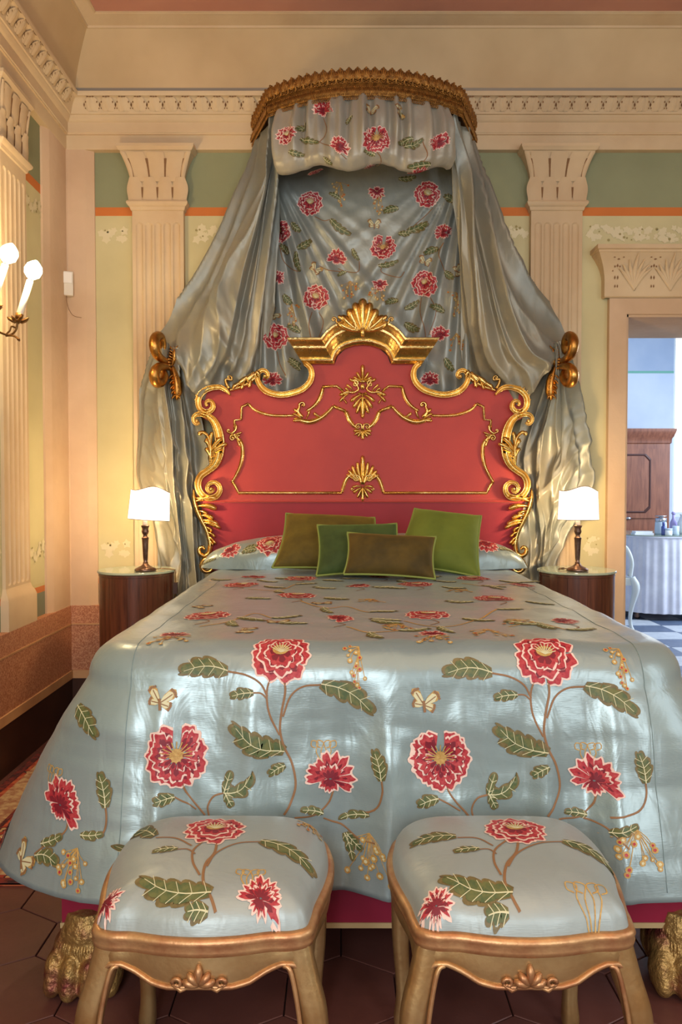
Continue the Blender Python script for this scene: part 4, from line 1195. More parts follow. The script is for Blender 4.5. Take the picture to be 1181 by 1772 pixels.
def leaf_m(cl, base, tip, width, bend=0.15, lobes=4, seed=0, mb=None, light=False, curl=0.0):
    """lobed leaf: olive rim, green blade, pale veins"""
    own = mb is None; mb = mb or MB(); rnd = random.Random(seed+11)
    bx, by = base; dx, dy = tip[0]-bx, tip[1]-by; L_ = math.hypot(dx, dy); nx, ny = -dy/L_, dx/L_; tx, ty = dx/L_, dy/L_
    def mid(t):
        o = bend*L_*4*t*(1-t)*0.5+curl*L_*t*t*t
        return bx+dx*t+nx*o, by+dy*t+ny*o
    N_ = lobes*7+1
    for layer, (sc, h, m) in enumerate(((1.0, 0.0012, TO), (0.74, 0.0019, TGR))):
        rows = []
        for i in range(N_):
            t = i/(N_-1)
            env = math.sin(math.pi*min(1, 0.10+0.90*t))**0.62*(1-0.30*t)
            ser = 0.36+0.64*abs(math.sin(math.pi*(lobes*t+0.15)))**0.8
            w = width*0.5*env*ser*sc
            c = mid(t if layer == 0 else 0.03+t*0.93); k = 0.27*width*sc*abs(math.sin(math.pi*lobes*t))
            rows += [cl.at(c[0]+nx*w+tx*k, c[1]+ny*w+ty*k, h), cl.at(c[0], c[1], h+0.0008), cl.at(c[0]-nx*w*0.9+tx*k, c[1]-ny*w*0.9+ty*k, h)]
        mb.grid(rows, 3, N_, m)
    cl.strip(mb, [mid(t) for t in (0, 0.3, 0.6, 0.92)], (0.0026, 0.0012), 0.0034, TCR, 3)
    for k in range(lobes):
        t = (k+0.3)/lobes*0.85
        for s in (-1, 1):
            c = mid(t); w = width*0.30
            cl.strip(mb, [c, (c[0]+s*nx*w+tx*w*0.8, c[1]+s*ny*w+ty*w*0.8)], 0.0013, 0.0030, TCR, 2)
    if own: return cl.done(mb, 'embroidered_leaf')
def stem_m(cl, pts, w=0.0042, col=TB):
    mb = MB(); cl.strip(mb, pts, w, 0.0011, col, 5); return cl.done(mb, 'embroidered_stem')
def butterfly(cl, u, v, size, rot=0.0):
    mb = MB()
    for s, a, r, w in ((1, -0.75, 1.0, 0.50), (1, -2.3, 1.0, 0.45), (1, 0.2, 0.62, 0.42), (1, -3.1, 0.62, 0.36)):
        ca, sa = math.cos(rot+a), math.sin(rot+a); L_ = size*0.55*r; W = size*0.5*w
        f = lambda k: [(u+ca*x*L_*k-sa*y*W*k, v+sa*x*L_*k+ca*y*W*k) for x, y in ((0.02,-.1),(.4,-.5),(.85,-.62),(1.02,-.2),(.96,.25),(.7,.52),(.3,.35),(0.02,.1))]
        c = (u+ca*L_*0.5, v+sa*L_*0.5)
        cl.poly(mb, c, f(1.0), 0.0013, TG); cl.poly(mb, (u+ca*L_*0.45, v+sa*L_*0.45), f(0.80), 0.0019, TCR)
        for q in range(5):
            t = -0.45+0.9*q/4; x, y = 0.9-0.12*abs(t), t; p = (u+ca*x*L_-sa*y*W, v+sa*x*L_+ca*y*W)
            cl.poly(mb, p, [(p[0]+0.0035*math.cos(z), p[1]+0.0035*math.sin(z)) for z in (0, 1.57, 3.14, 4.71)], 0.0026, TB)
        cl.strip(mb, [(u, v), (u+ca*L_*0.75, v+sa*L_*0.75)], 0.002, 0.0026, TB, 2)
    cl.strip(mb, [(u-size*0.12*math.sin(rot), v-size*0.12*math.cos(rot)), (u, v), (u+size*0.16*math.sin(rot), v+size*0.2*math.cos(rot))], 0.006, 0.003, TB, 3)
    return cl.done(mb, 'embroidered_butterfly')
def berries(cl, u, v, size, seed=0, grape=False):
    mb = MB(); rnd = random.Random(seed+5)
    for k in range(16):
        t = k/15; w = (0.5-0.35*t) if grape else 0.5
        x, y = u+rnd.uniform(-w, w)*size, v+(t-0.35)*size*(1.3 if grape else 0.8)
        cl.strip(mb, [(u, v-size*0.45), ((u+x)/2+rnd.uniform(-.005, .005), (v-size*.45+y)/2), (x, y)], 0.0016, 0.001, TG, 2)
        r = size*rnd.uniform(0.055, 0.085)
        cl.poly(mb, (x, y), [(x+r*math.cos(a), y+r*math.sin(a)) for a in [q*0.785 for q in range(8)]], 0.0018, TG)
        cl.poly(mb, (x, y), [(x+r*.5*math.cos(a), y+r*.5*math.sin(a)) for a in [q*1.2566 for q in range(5)]], 0.0026, rnd.choice((TCR, TCR, TC)))
    return cl.done(mb, 'embroidered_berries')
def scribble(cl, u, v, size):
    mb = MB()
    for dx, fl in ((-0.3, 1), (-0.1, 1), (0.12, -1), (0.32, -1)):
        cl.strip(mb, [(u+dx*size*0.3, v+size*0.35), (u+dx*size*0.9, v), (u+(dx+0.1*fl)*size, v-size*0.3), (u+(dx-0.12*fl)*size, v-size*0.38), (u+(dx-0.15*fl)*size, v-size*0.2), (u+dx*size, v-size*0.12)], 0.0022, 0.0011, TG, 4)
    return cl.done(mb, 'embroidered_tendril')

# ================================================================ bedspread
R_S = 0.085                         # shoulder radius
bw, bf = HW-R_S, YFB+R_S            # edge of the flat top
RC = 0.07                           # plan radius of the top's corner
HEM = 0.262
L_front = bw-RC
arc = RC*math.pi/2
S_SH = R_S*math.pi/2
DROP = ZT-R_S-HEM
def base_pt(a):
    """edge of the top: a = 0 in the middle of the foot end, running round the corners to the head"""
    s = 1 if a >= 0 else -1; q = abs(a)
    if q <= L_front: return BX+s*q, bf, 0.0, -1.0
    if q <= L_front+arc:
        t = (q-L_front)/RC
        nx, ny = math.sin(t), -math.cos(t)
        return BX+s*(L_front+RC*nx), bf+RC+RC*ny, s*nx, ny
    return BX+s*bw, bf+RC+(q-L_front-arc), s*1.0, 0.0
def fold(a, t):
    w = 0.5*math.sin(a*13.0+0.6*math.sin(a*5)+0.4)+0.35*math.sin(a*23+1.3)+0.28*math.sin(a*37+2.1*t+0.5)
    return w
def top_z(x, y):
    e = sstep(0, 0.25, bw-abs(x-BX))
    return ZT+0.004*nz(x*6, y*6, 3)+0.0035*nz(x*14, y*9, 8)+0.006*e
RIDGES = [(-0.50,.018,.012),(-0.44,.012,-.008),(-0.57,.02,.010),(-0.30,.022,.011),(-0.25,.012,-.007),(-0.12,.016,.008),(0.0,.02,.010),(0.05,.012,-.008),(0.17,.016,.009),(0.30,.02,-.009),(0.36,.018,.012),(0.44,.012,-.007),(0.50,.018,.012),(0.60,.02,.010)]
def spread(a, s):
    """s < 0: on the flat top (only across the foot end); s >= 0: over the shoulder and down the side"""
    if s < 0:
        x, y = BX+a, bf-s
        return (x, y, top_z(x, y))
    x, y, nx, ny = base_pt(a)
    q = abs(a)
    tz_ = top_z(x, y)-ZT
    corner = math.exp(-((q-L_front-arc*0.5)/0.20)**2)
    if s < S_SH:
        th = s/R_S; o = R_S*math.sin(th); z = ZT-R_S*(1-math.cos(th))+tz_*(1-s/S_SH)
        t = 0
        o += 0.004*fold(a, 0)*(s/S_SH)**2
    else:
        t = (s-S_SH)/DROP
        sd_ = sstep(L_front, L_front+arc+0.1, q)
        o = R_S+0.004*fold(a, 0)+(0.040+0.045*sd_)*t+fold(a, t)*0.021*t**0.7+corner*(0.145*t**0.9)+0.010*nz(a*7, t*3.5, 2)*min(1, t*4)+math.sqrt(t)*sum(am*math.exp(-((a-c-0.03*t*nz(c*9, 1))/wd)**2) for c, wd, am in RIDGES)
        o += 0.003*ridged(a*7+t*3, t*9-a*4, 1)*min(1, 5*t)
        z = ZT-R_S-(DROP+0.010*(1-corner)*(1-sd_))*t-0.004*math.sin(a*9)*t
    z += 0.022*corner*t
    cw_ = corner*min(1, t*2)
    return (x+nx*o*(1+0.16*cw_), y+ny*o*(1-0.22*cw_), z)
def spread_uv(u, v):
    """the same surface with its corner measured at the cloth's real girth"""
    q = abs(u)
    if v <= 0 or q <= L_front: return spread(u, v)
    t = max(0, (v-S_SH)/DROP)
    Re = RC+R_S*math.sin(min(v, S_SH)/R_S)+0.17*t
    ar = Re*math.pi/2
    q = L_front+(q-L_front)*RC/Re if q <= L_front+ar else L_front+arc+(q-L_front-ar)
    return spread(math.copysign(q, u), v)
cover = empty('bedspread', (BX, 2.7, 0), 'silver blue silk bedspread embroidered with peonies, draped over the bed', 'bedspread')
A_END = L_front+arc+(YB0-bf-RC)
_n = int(A_END/0.012)
As = [A_END*k/_n for k in range(-_n, _n+1)]
rows = [S_SH*k/8 for k in range(9)]+[S_SH+DROP*((k+1)/40) for k in range(40)]
mb = MB()
pts = [spread(a, s) for s in rows for a in As]
mb.grid(pts, len(As), len(rows))
# flat top: from the edge in towards the spine of the bed
NI = 26; pts = []
for k in range(NI+1):
    t = k/NI
    for a in As:
        x, y, _, _ = base_pt(a)
        cx_, cy_ = BX, max(y, bf+0.25)
        xx = x+(cx_-x)*t; yy = y+(cy_-y)*t
        pts.append((xx, yy, top_z(xx, yy)))
mb.grid(pts, len(As), NI+1)
sp = mb.build('cover', M['silk'], cover)
m_ = sp.modifiers.new('cloth_thickness', 'SOLIDIFY'); m_.thickness = 0.003; m_.offset = -1
# seam where the side panel joins
CL = Cloth(spread_uv, cover)
def U(px, py): return CL.uv(px, py, (px-590.5)/F*1.75-BX, (py-1130)*0.0013)
mb = MB(); M['seam'] = mat('seam_thread', srgb(126,146,146), 0.6)
for s_ in (-1, 1):
    a0 = s_*0.577
    pts = [CL.at(a0, -1.2+k*0.05, 0.0006) for k in range(25)]+[CL.at(a0, S_SH+DROP)*0 if False else CL.at(a0, (S_SH+DROP)*k/30, 0.0008) for k in range(30)]
    mb = MB(); mb.tube(pts, 0.0007, 5); mb.build('seam', M['seam'], cover)

# motifs traced from the foot end; the right-hand repeat stands 457 px further on
def unit(dx, dy=0, extra=True, sd=0):
    q = lambda x, y: U(x+dx, y+dy)
    peony(CL, *q(486, 1131), 0.142, 0.2, 1, 1+sd)
    stem_m(CL, [q(474,1163), q(463,1190), q(463,1220), q(470,1245), q(484,1272)])
    stem_m(CL, [q(490,1165), q(494,1195), q(488,1230), q(485,1262), q(492,1292), q(506,1322), q(512,1358), q(503,1390), q(492,1410)], 0.005)
    stem_m(CL, [q(395,1162), q(425,1168), q(450,1182), q(463,1205)]); leaf_m(CL, q(395,1161), q(312,1165), 0.062, 0.22, 4, 3)
    stem_m(CL, [q(438,1199), q(452,1200), q(463,1210)], 0.0035); leaf_m(CL, q(439,1199), q(399,1206), 0.034, 0.1, 3, 4)
    stem_m(CL, [q(556,1185), q(525,1188), q(503,1205), q(490,1240)]); leaf_m(CL, q(556,1183), q(646,1236), 0.062, -0.22, 4, 5)
    leaf_m(CL, q(493,1300), q(404,1252), 0.068, -0.28, 5, 6)
    leaf_m(CL, q(494,1324), q(466,1340), 0.034, 0.05, 3, 7)
    butterfly(CL, *q(277, 1217), 0.078, 0.15)
    peony(CL, *q(305, 1308), 0.142, 0.0, 2, 2+sd)
    stem_m(CL, [q(313,1345), q(322,1370), q(345,1398), q(355,1410)]); leaf_m(CL, q(302,1379), q(267,1390), 0.038, 0.1, 3, 8)
    stem_m(CL, [q(302,1379), q(320,1388), q(340,1400)], 0.0035)
    leaf_m(CL, q(388,1372), q(443,1350), 0.042, 0.25, 3, 9, curl=-0.3); leaf_m(CL, q(388,1372), q(400,1333), 0.03, 0.0, 2, 10); leaf_m(CL, q(390,1372), q(402,1396), 0.028, 0.0, 2, 12)
    stem_m(CL, [q(388,1372), q(370,1378), q(360,1395), q(362,1412)], 0.004)
    peony(CL, *q(572, 1338), 0.112, 0.25, 3, 3+sd); scribble(CL, *q(560, 1300), 0.06)
    stem_m(CL, [q(577,1368), q(568,1390), q(545,1410), q(510,1415)], 0.004)
    leaf_m(CL, q(661,1352), q(648,1300), 0.045, 0.1, 4, 13); stem_m(CL, [q(661,1350), q(662,1375), q(648,1402), q(600,1412)], 0.004)
    leaf_m(CL, q(560,1407), q(520,1402), 0.026, 0.1, 3, 14)
    berries(CL, *q(622, 1140), 0.075, 3, True)
unit(0); unit(457, 3, sd=20)
# around the corner of the foot end
berries(CL, *U(150, 1147), 0.07, 4, True)
leaf_m(CL, U(96,1225), U(166,1276), 0.055, -0.2, 4, 31)
peony(CL, *U(107, 1382), 0.118, 0.5, 3, 41); scribble(CL, *U(92, 1345), 0.06)
stem_m(CL, [U(117,1412), U(112,1440), U(85,1458), U(60,1478)], 0.004)
leaf_m(CL, U(183,1398), U(172,1338), 0.042, 0.1, 4, 32); stem_m(CL, [U(183,1396), U(184,1425), U(172,1448), U(140,1445)], 0.004)
butterfly(CL, *U(38, 1490), 0.085, 0.6)
leaf_m(CL, U(62,1480), U(100,1498), 0.045, -0.3, 3, 33); leaf_m(CL, U(72,1460), U(108,1444), 0.03, 0.1, 3, 34)
leaf_m(CL, U(140,1445), U(180,1442), 0.026, 0.1, 3, 35)
berries(CL, *U(130, 1500), 0.08, 9)
berries(CL, *U(640, 1480), 0.10, 11); leaf_m(CL, U(600,1440), U(628,1470), 0.03, 0.1, 3, 36); leaf_m(CL, U(596,1440), U(612,1490), 0.028, -0.1, 3, 37); leaf_m(CL, U(640,1410), U(585,1418), 0.026, 0.1, 3, 38)
stem_m(CL, [U(560,1415), U(590,1425), U(620,1450), U(650,1460)], 0.004)
berries(CL, *U(1105, 1470), 0.09, 12); leaf_m(CL, U(1055,1440), U(1105,1428), 0.03, 0.1, 3, 39); stem_m(CL, [U(1010,1415), U(1050,1432), U(1090,1470)], 0.004)
# on top, seen at a shallow angle: bloom rows with their leaves and berries
TOP = [(360,1066,1),(515,1031,1),(740,1064,1),(855,1037,1),(585,1069,3),(418,1013,1),(970,1074,3),(1030,1066,3),(620,1013,3),(720,1012,1),(440,998,3),(520,1001,1),(820,1001,1),(905,1012,3),(660,998,3)]
for k, (x, y, kd) in enumerate(TOP):
    u, v = U(x, y)
    if abs(u) > bw-0.03: continue
    peony(CL, u, v, 0.135 if kd == 1 else 0.10, 0.3*k, kd, 50+k)
    leaf_m(CL, (u+0.09, v+0.05), (u+0.17, v+0.09), 0.05, 0.2, 4, k) if abs(u+0.17) < bw else None
    leaf_m(CL, (u-0.08, v+0.09), (u-0.16, v+0.05), 0.05, -0.2, 4, k+3) if abs(u-0.16) < bw else None
    if v < -0.17: stem_m(CL, [(u, v+0.06), (u+0.02, v+0.10), (u-0.01, v+0.15)], 0.004)
for k, (x, y) in enumerate(((303,1100),(748,1098))):
    u, v = U(x, y); peony(CL, u, v-0.005, 0.075, 0, 3, 80+k); berries(CL, u, v+0.045, 0.09, 20+k)
for k, (x, y) in enumerate(((480,1078),(895,1075),(345,1050),(640,1040),(1060,1085),(790,1022),(560,1045),(690,1085),(420,1092),(850,1095))):
    u, v = U(x, y)
    if abs(u) > bw-0.05: continue
    (berries(CL, u, v, 0.09, 30+k) if k % 2 else butterfly(CL, u, v, 0.08, k)) 
for k, pts_ in enumerate(([(345,1085),(400,1075),(440,1062),(470,1070)],[(520,1040),(560,1052),(600,1050),(640,1060)],[(700,1075),(760,1085),(820,1075),(860,1055)],[(880,1085),(930,1078),(980,1090)],[(430,1020),(480,1022),(510,1012)],[(640,1005),(690,1004),(730,1000)],[(600,1085),(640,1095),(690,1092)],[(800,1010),(850,1015),(900,1008)])):
    uu = [U(*p) for p in pts_]
    if max(abs(u) for u, v in uu) < bw-0.03: stem_m(CL, uu, 0.006, TG); leaf_m(CL, uu[-1], (uu[-1][0]+0.08, uu[-1][1]-0.03), 0.045, 0.2, 4, k); leaf_m(CL, uu[1], (uu[1][0]+0.03, uu[1][1]+0.08), 0.04, 0.2, 4, k+5)
# on the side by the wall
peony(CL, -(L_front+0.42), 0.27, 0.15, 0.3, 1, 90)
peony(CL, -(L_front+0.46), 0.55, 0.12, 0.3, 1, 91)
settle(cover)

# ---- bolster under the same silk, at the head
bol = empty('bolster', (BX, 3.5, ZT), 'long rounded bolster covered in the peony silk, against the headboard', 'bolster')
YBo = 3.535; LB = 0.735
def bolster_s(u, v):
    """u along the bed's width, v round the top from the front (0) to the back"""
    q = abs(u)/LB; q = min(q, 0.9999)
    r = (1-q**3.2)**0.5
    h = 0.155*r*(1+0.05*nz(u*5, 3)); d = 0.125*(0.35+0.65*r)
    a = math.pi*min(max(v, -0.02), 1.0)
    return (BX+u, YBo-d*math.cos(a)+0.012*nz(u*7, v*3, 4), ZT+0.004+h*max(0, math.sin(a))**0.7+0.006*nz(u*12, v*6))
mb = MB(); nu, nv = 90, 26
pts = [bolster_s(-LB+2*LB*i/(nu-1), j/(nv-1)) for j in range(nv) for i in range(nu)]
mb.grid(pts, nu, nv)
mb.build('cover', M['silk'], bol)
CB = Cloth(lambda u, v: bolster_s(u, v/0.36), bol)
for k, (x, s_, kd, z) in enumerate(((-0.42, 0.13, 1, 0.10), (0.545, 0.12, 3, 0.11), (-0.60, 0.10, 3, 0.08), (-0.20, 0.12, 1, 0.12), (0.25, 0.12, 1, 0.12))):
    peony(CB, x, z, s_, 0.4*k, kd, 100+k)
    leaf_m(CB, (x+0.06, z-0.01), (x+0.13, z+0.01), 0.045, 0.2, 4, k); leaf_m(CB, (x-0.06, z-0.03), (x-0.12, z-0.045), 0.04, -0.2, 4, k+2)
settle(bol)
# ================================================================ crown canopy over the head of the bed
YC, YK = 3.44, 3.57                      # bow front: middle and corner distance
can = empty('canopy', (BX, WY, 2.9), 'crown canopy with gold lace trim on the wall above the headboard', 'canopy')
Kl, Kr = P(466, 150, YK), P(798, 150, YK); Wl, Wr = P(437, 210, WY-0.012), P(823, 210, WY-0.012)
ZTOP = P(630, 133, YC).z; ZBOT = P(630, 172, YC).z
def bow(t):
    """t 0..1 along the trim: wall, corner, bow front, corner, wall -> (x, y)"""
    a = 0.2
    if t < a: k = t/a; return Wl.x+(Kl.x-Wl.x)*k, Wl.y+(Kl.y-Wl.y)*k
    if t > 1-a: k = (1-t)/a; return Wr.x+(Kr.x-Wr.x)*k, Wr.y+(Kr.y-Wr.y)*k
    k = (t-a)/(1-2*a); s = -1+2*k
    return Kl.x+(Kr.x-Kl.x)*k, YC+(YK-YC)*(abs(s)**2.2)
def bow_n(t):
    e = 0.003; x0, y0 = bow(max(0, t-e)); x1, y1 = bow(min(1, t+e))
    L_ = math.hypot(x1-x0, y1-y0)+1e-9
    return (y1-y0)/L_, -(x1-x0)/L_
def arch(t):                               # the trim rises a little to the middle of the bow
    s = (t-0.5)/0.3
    return 0.016*max(0, 1-s*s)-0.006
NT = 121
mb = MB(); pts = []
for zz, o_ in ((ZTOP-0.012, -0.004), (ZTOP-0.012, 0.003), (ZTOP-0.05, 0.004), (ZTOP-0.055, 0.009), (ZTOP-0.085, 0.010), (ZTOP-0.09, 0.005), (ZBOT+0.004, 0.005), (ZBOT+0.004, -0.004)):
    for i in range(NT):
        t = i/(NT-1); x, y = bow(t); nx, ny = bow_n(t); pts.append((x+nx*o_, y+ny*o_, zz+arch(t)))
mb.grid(pts, NT, 8); mb.build('lace_band', M['lace'], can, angle=50)
# board that carries it
mb = MB(); ring = [bow(i/40) for i in range(41)]
mb.add([(x, y, ZTOP-0.03) for x, y in ring]+[(x, y, ZTOP-0.05) for x, y in ring], [tuple(range(41)), tuple(range(81, 40, -1))]+[(k, k+1, 42+k, 41+k) for k in range(40)])
mb.build('canopy_board', M['base_brown'], can, smooth=False)
# one repeat of the lace: palmette finial, bud, rings and fringe loops
def lace_unit():
    mb = MB(); w = 0.036
    def tor(cx, cz, R, r, n=10, sy=1.0):
        mb.tube([(cx+R*math.cos(k*6.2832/n), -0.006, cz+R*sy*math.sin(k*6.2832/n)) for k in range(n+1)], r, 5, cap=False)
    for a in (-80, -52, -26, 0, 26, 52, 80):
        q = math.radians(a); L_ = 0.040-0.012*abs(a)/80
        mb.tube([(0, -0.005, -0.018), (0.5*L_*math.sin(q)*0.8, -0.009, -0.014+0.5*L_*math.cos(q)), (L_*math.sin(q)*0.62, -0.010, -0.010+L_*math.cos(q)), (L_*math.sin(q)*0.66, -0.008, -0.006+L_*math.cos(q))], [0.004, 0.0046, 0.0050, 0.002], 6)
    mb.tube([(0.0145*math.cos(k*0.5236), -0.004, 0.014+0.019*math.sin(k*0.5236)) for k in range(13)], 0.0026, 5, cap=False)
    mb.ball((0, -0.010, 0.030), 0.0060, 7)
    for s in (-1, 1):
        tor(s*0.009, -0.026, 0.0055, 0.0018, 8)
        mb.tube([(s*w*0.5, -0.004, -0.03), (s*w*0.5, -0.007, -0.002), (s*w*0.5, -0.007, 0.012), (s*w*0.5, -0.006, 0.024)], [0.004, 0.0050, 0.0055, 0.001], 6)
    mb.ball((0, -0.010, -0.030), 0.0045, 7)
    for k in range(4):                      # beads and hanging loops
        x = (k-1.5)*w/4
        mb.ball((x, -0.009, -0.049), 0.0032, 6); mb.ball((x, -0.011, -0.082), 0.0030, 6)
        tor(x, -0.096, 0.0042, 0.0017, 7, 1.5)
    for k in range(6):
        x = (k-2.5)*w/6; mb.tube([(x, -0.010, -0.055), (x+0.003, -0.0125, -0.067), (x, -0.010, -0.079)], 0.0022, 4)
    return mb.build('lace_palmette', M['lace'], can, weld=False)
lu = lace_unit(); first = True
tot = []
L_acc = 0; prev = bow(0); tt = [0.0]; ll = [0.0]
for i in range(1, 801):
    c = bow(i/800); L_acc += math.hypot(c[0]-prev[0], c[1]-prev[1]); prev = c; tt.append(i/800); ll.append(L_acc)
nU = int(L_acc/0.037)
for k in range(nU):
    s = (k+0.5)*L_acc/nU; t = float(np.interp(s, ll, tt)); x, y = bow(t); nx, ny = bow_n(t)
    o = lu if first else lu.copy()
    if not first: COL.objects.link(o)
    first = False
    o.location = (x+nx*0.002, y+ny*0.002, ZTOP-0.008+arch(t)); o.rotation_euler = (0, 0, math.atan2(nx, -ny))
settle(can)
for c in can.children:
    if c.name.startswith('lace_palmette'): c.matrix_parent_inverse = Matrix.Translation(-Vector(can.location))

# ---- embroidered valance hanging from the front of the crown
val = empty('valance', (BX, YC, 2.7), 'gathered peony silk valance under the lace of the canopy', 'valance')
def valance_s(u, v):
    """u 0..1 across the bow, v 0..1 downwards"""
    t = 0.228+0.544*min(max(u, 0.0), 1.0); x, y = bow(t); nx, ny = bow_n(t)
    zt_ = ZBOT+arch(t)+0.012
    s = abs(2*u-1)
    drop = 0.335-0.035*s**2+0.018*math.sin(u*17+1)
    g = math.sin(u*60+2.0*math.sin(u*9))*0.6+math.sin(u*103+1.7)*0.35
    ga = 1.5*(0.010+0.016*math.sin(math.pi*min(1, v*1.3))*(0.5+0.5*math.sin(u*7+1)**2))*(1-0.7*v)
    puff = 0.055*math.sin(math.pi*min(1, v*0.95))**0.8*(0.7+0.3*math.sin(u*13+2))
    o_ = -0.006+puff*0.9+g*ga-0.30*max(0, v-0.80)**1.2+0.012*nz(u*9, v*4, 5)
    z = zt_-drop*min(v, 0.93)+0.10*max(0, v-0.88)
    return (x+nx*o_, y+ny*o_, z)
mb = MB(); nu, nv = 200, 40
mb.grid([valance_s(i/(nu-1), j/(nv-1)) for j in range(nv) for i in range(nu)], nu, nv)
mb.build('gathered_silk', M['silk_warm'], val)
CV = Cloth(lambda u, v: valance_s(u/0.84+0.5, v/0.34), val, lift=1.3)
def V_(px, py): return CV.uv(px, py, (px-632)/1346*3.5, (py-172)/1346*3.5)
for k, (x, y, s_, kd, r) in enumerate(((652,239,.13,2,0),(588,250,.095,3,.3),(760,245,.10,3,-.4),(560,190,.10,3,0),(545,297,.09,3,0),(725,297,.09,3,0),(498,235,.09,1,0),(640,288,.06,3,0))):
    u, v = V_(x, y)
    if CV.miss < 4: peony(CV, u, v, s_, r, kd, 200+k)
for k, (a, b, w) in enumerate((((520,240),(553,246),.04),((500,262),(528,268),.035),((700,255),(732,240),.045),((715,240),(690,250),.035),((560,272),(575,283),.03),((650,268),(630,262),.03),((745,285),(705,290),.04),((530,212),(515,225),.035),((610,200),(600,215),.03),((700,205),(690,190),.04))):
    p, q = V_(*a), V_(*b)
    if CV.miss < 4: leaf_m(CV, p, q, w, 0.15, 4, 210+k)
for k, (x, y) in enumerate(((642,196),(690,190))):
    u, v = V_(x, y)
    if CV.miss < 4: butterfly(CV, u, v, 0.075, 0.3+k)
for pts_ in ([(553,246),(575,255),(600,275)],[(652,262),(660,280),(650,290)],[(732,245),(740,270),(720,290)],[(560,205),(566,225),(553,246)]):
    stem_m(CV, [V_(*p) for p in pts_], 0.004)
settle(val)

# ---- backcloth
back = empty('canopy_backcloth', (BX, WY, 1.5), 'embroidered peony silk hanging on the wall behind the headboard', 'hanging')
def back_px(px, py):
    """soft folds raying out from the canopy's two corners"""
    y = WY-0.045
    d = 0
    for s, cx_ in ((1, 470.0), (-1, 796.0)):
        dx, dy = s*(px-cx_)+12, py-268.0
        r = math.hypot(dx, dy)+1e-6; a = math.atan2(dx, max(dy, 1))
        fade = math.exp(-(a/0.62)**2)*sstep(10, 130, r)
        d += fade*0.013*(math.sin(a*46+2.2)+0.7*math.sin(a*29+0.5)+0.35*math.sin(a*75+1))*min(1.6, 0.5+r/260)
    d += 0.008*nz(px*0.012, py*0.012, 3)+0.003*ridged(px*0.02, py*0.02, 2)
    p = P(px, py, y-d-0.018)
    return (p.x, p.y, p.z)
mb = MB(); nu, nv = 150, 120
mb.grid([back_px(452+(812-452)*i/(nu-1), 262+(1000-262)*j/(nv-1)) for j in range(nv) for i in range(nu)], nu, nv)
mb.build('silk_panel', M['silk_back'], back)
KB = WY/F                                   # metres per pixel on the cloth
CK = Cloth(lambda u, v: back_px(630+u/KB, 440+v/KB), back, lift=1.6)
def K_(px, py): return (px-630)*KB, (py-440)*KB
for k, (x, y, s_, kd, r) in enumerate(((537,352,.132,1,.1),(740,337,.135,1,.4),(484,400,.12,2,0),(663,428,.13,2,.2),(583,445,.105,3,.2),(768,400,.10,3,-.3),(547,515,.132,1,.6),(735,491,.138,1,.2),(477,583,.135,1,0),(762,577,.105,3,-.3),(480,478,.08,3,.9),(653,328,.085,3,3.1),(658,488,.085,3,3.1),(472,656,.10,3,0),(745,655,.10,3,0),(500,240,.09,1,0))):
    u, v = K_(x, y)
    if y > 270: peony(CK, u, v, s_, r, kd, 300+k)
for k, (a, b, w) in enumerate((((572,380),(608,405),.055),((515,430),(538,415),.05),((512,435),(520,470),.04),((690,360),(665,368),.05),((705,400),(740,385),.06),((690,405),(712,400),.04),((760,430),(735,440),.05),((690,520),(668,525),.045),((700,535),(725,520),.045),((505,385),(520,400),.04),((500,440),(485,425),.045),((520,575),(498,565),.05),((610,430),(622,450),.035),((600,470),(585,478),.03),((655,460),(690,450),.04),((770,540),(745,530),.05),((700,560),(725,570),.06),((490,510),(505,525),.05),((520,640),(500,625),.05),((785,350),(770,340),.05),((770,470),(785,480),.05),((590,345),(570,335),.035),((500,620),(520,630),.04),((770,620),(785,640),.05),((690,310),(720,305),.04))):
    leaf_m(CK, K_(*a), K_(*b), w, 0.15, 4, 310+k)
for k, pts_ in enumerate(([(545,375),(560,382),(572,380)],[(750,360),(735,375),(705,400)],[(540,540),(535,560),(540,590),(545,600)],[(552,540),(560,560),(545,600)],[(730,515),(728,540),(735,570),(737,590)],[(745,515),(755,540),(742,580)],[(585,465),(600,470),(620,470),(622,452)],[(590,470),(570,468),(553,460)],[(668,452),(660,470),(690,480),(700,470)],[(484,425),(490,450),(505,465),(515,470)],[(480,608),(485,630),(495,650)],[(768,420),(760,440),(770,470)])):
    stem_m(CK, [K_(*p) for p in pts_], 0.004)
for k, (x, y) in enumerate(((648,391),(735,455),(545,468),(472,545),(790,470))):
    u, v = K_(x, y); butterfly(CK, u, v, 0.08, 0.3*k)
for k, (x, y) in enumerate(((590,330),(606,500),(655,345),(655,505),(790,520),(790,590),(505,540))):
    u, v = K_(x, y); berries(CK, u, v, 0.09, 40+k, k % 2 == 0)
settle(back)

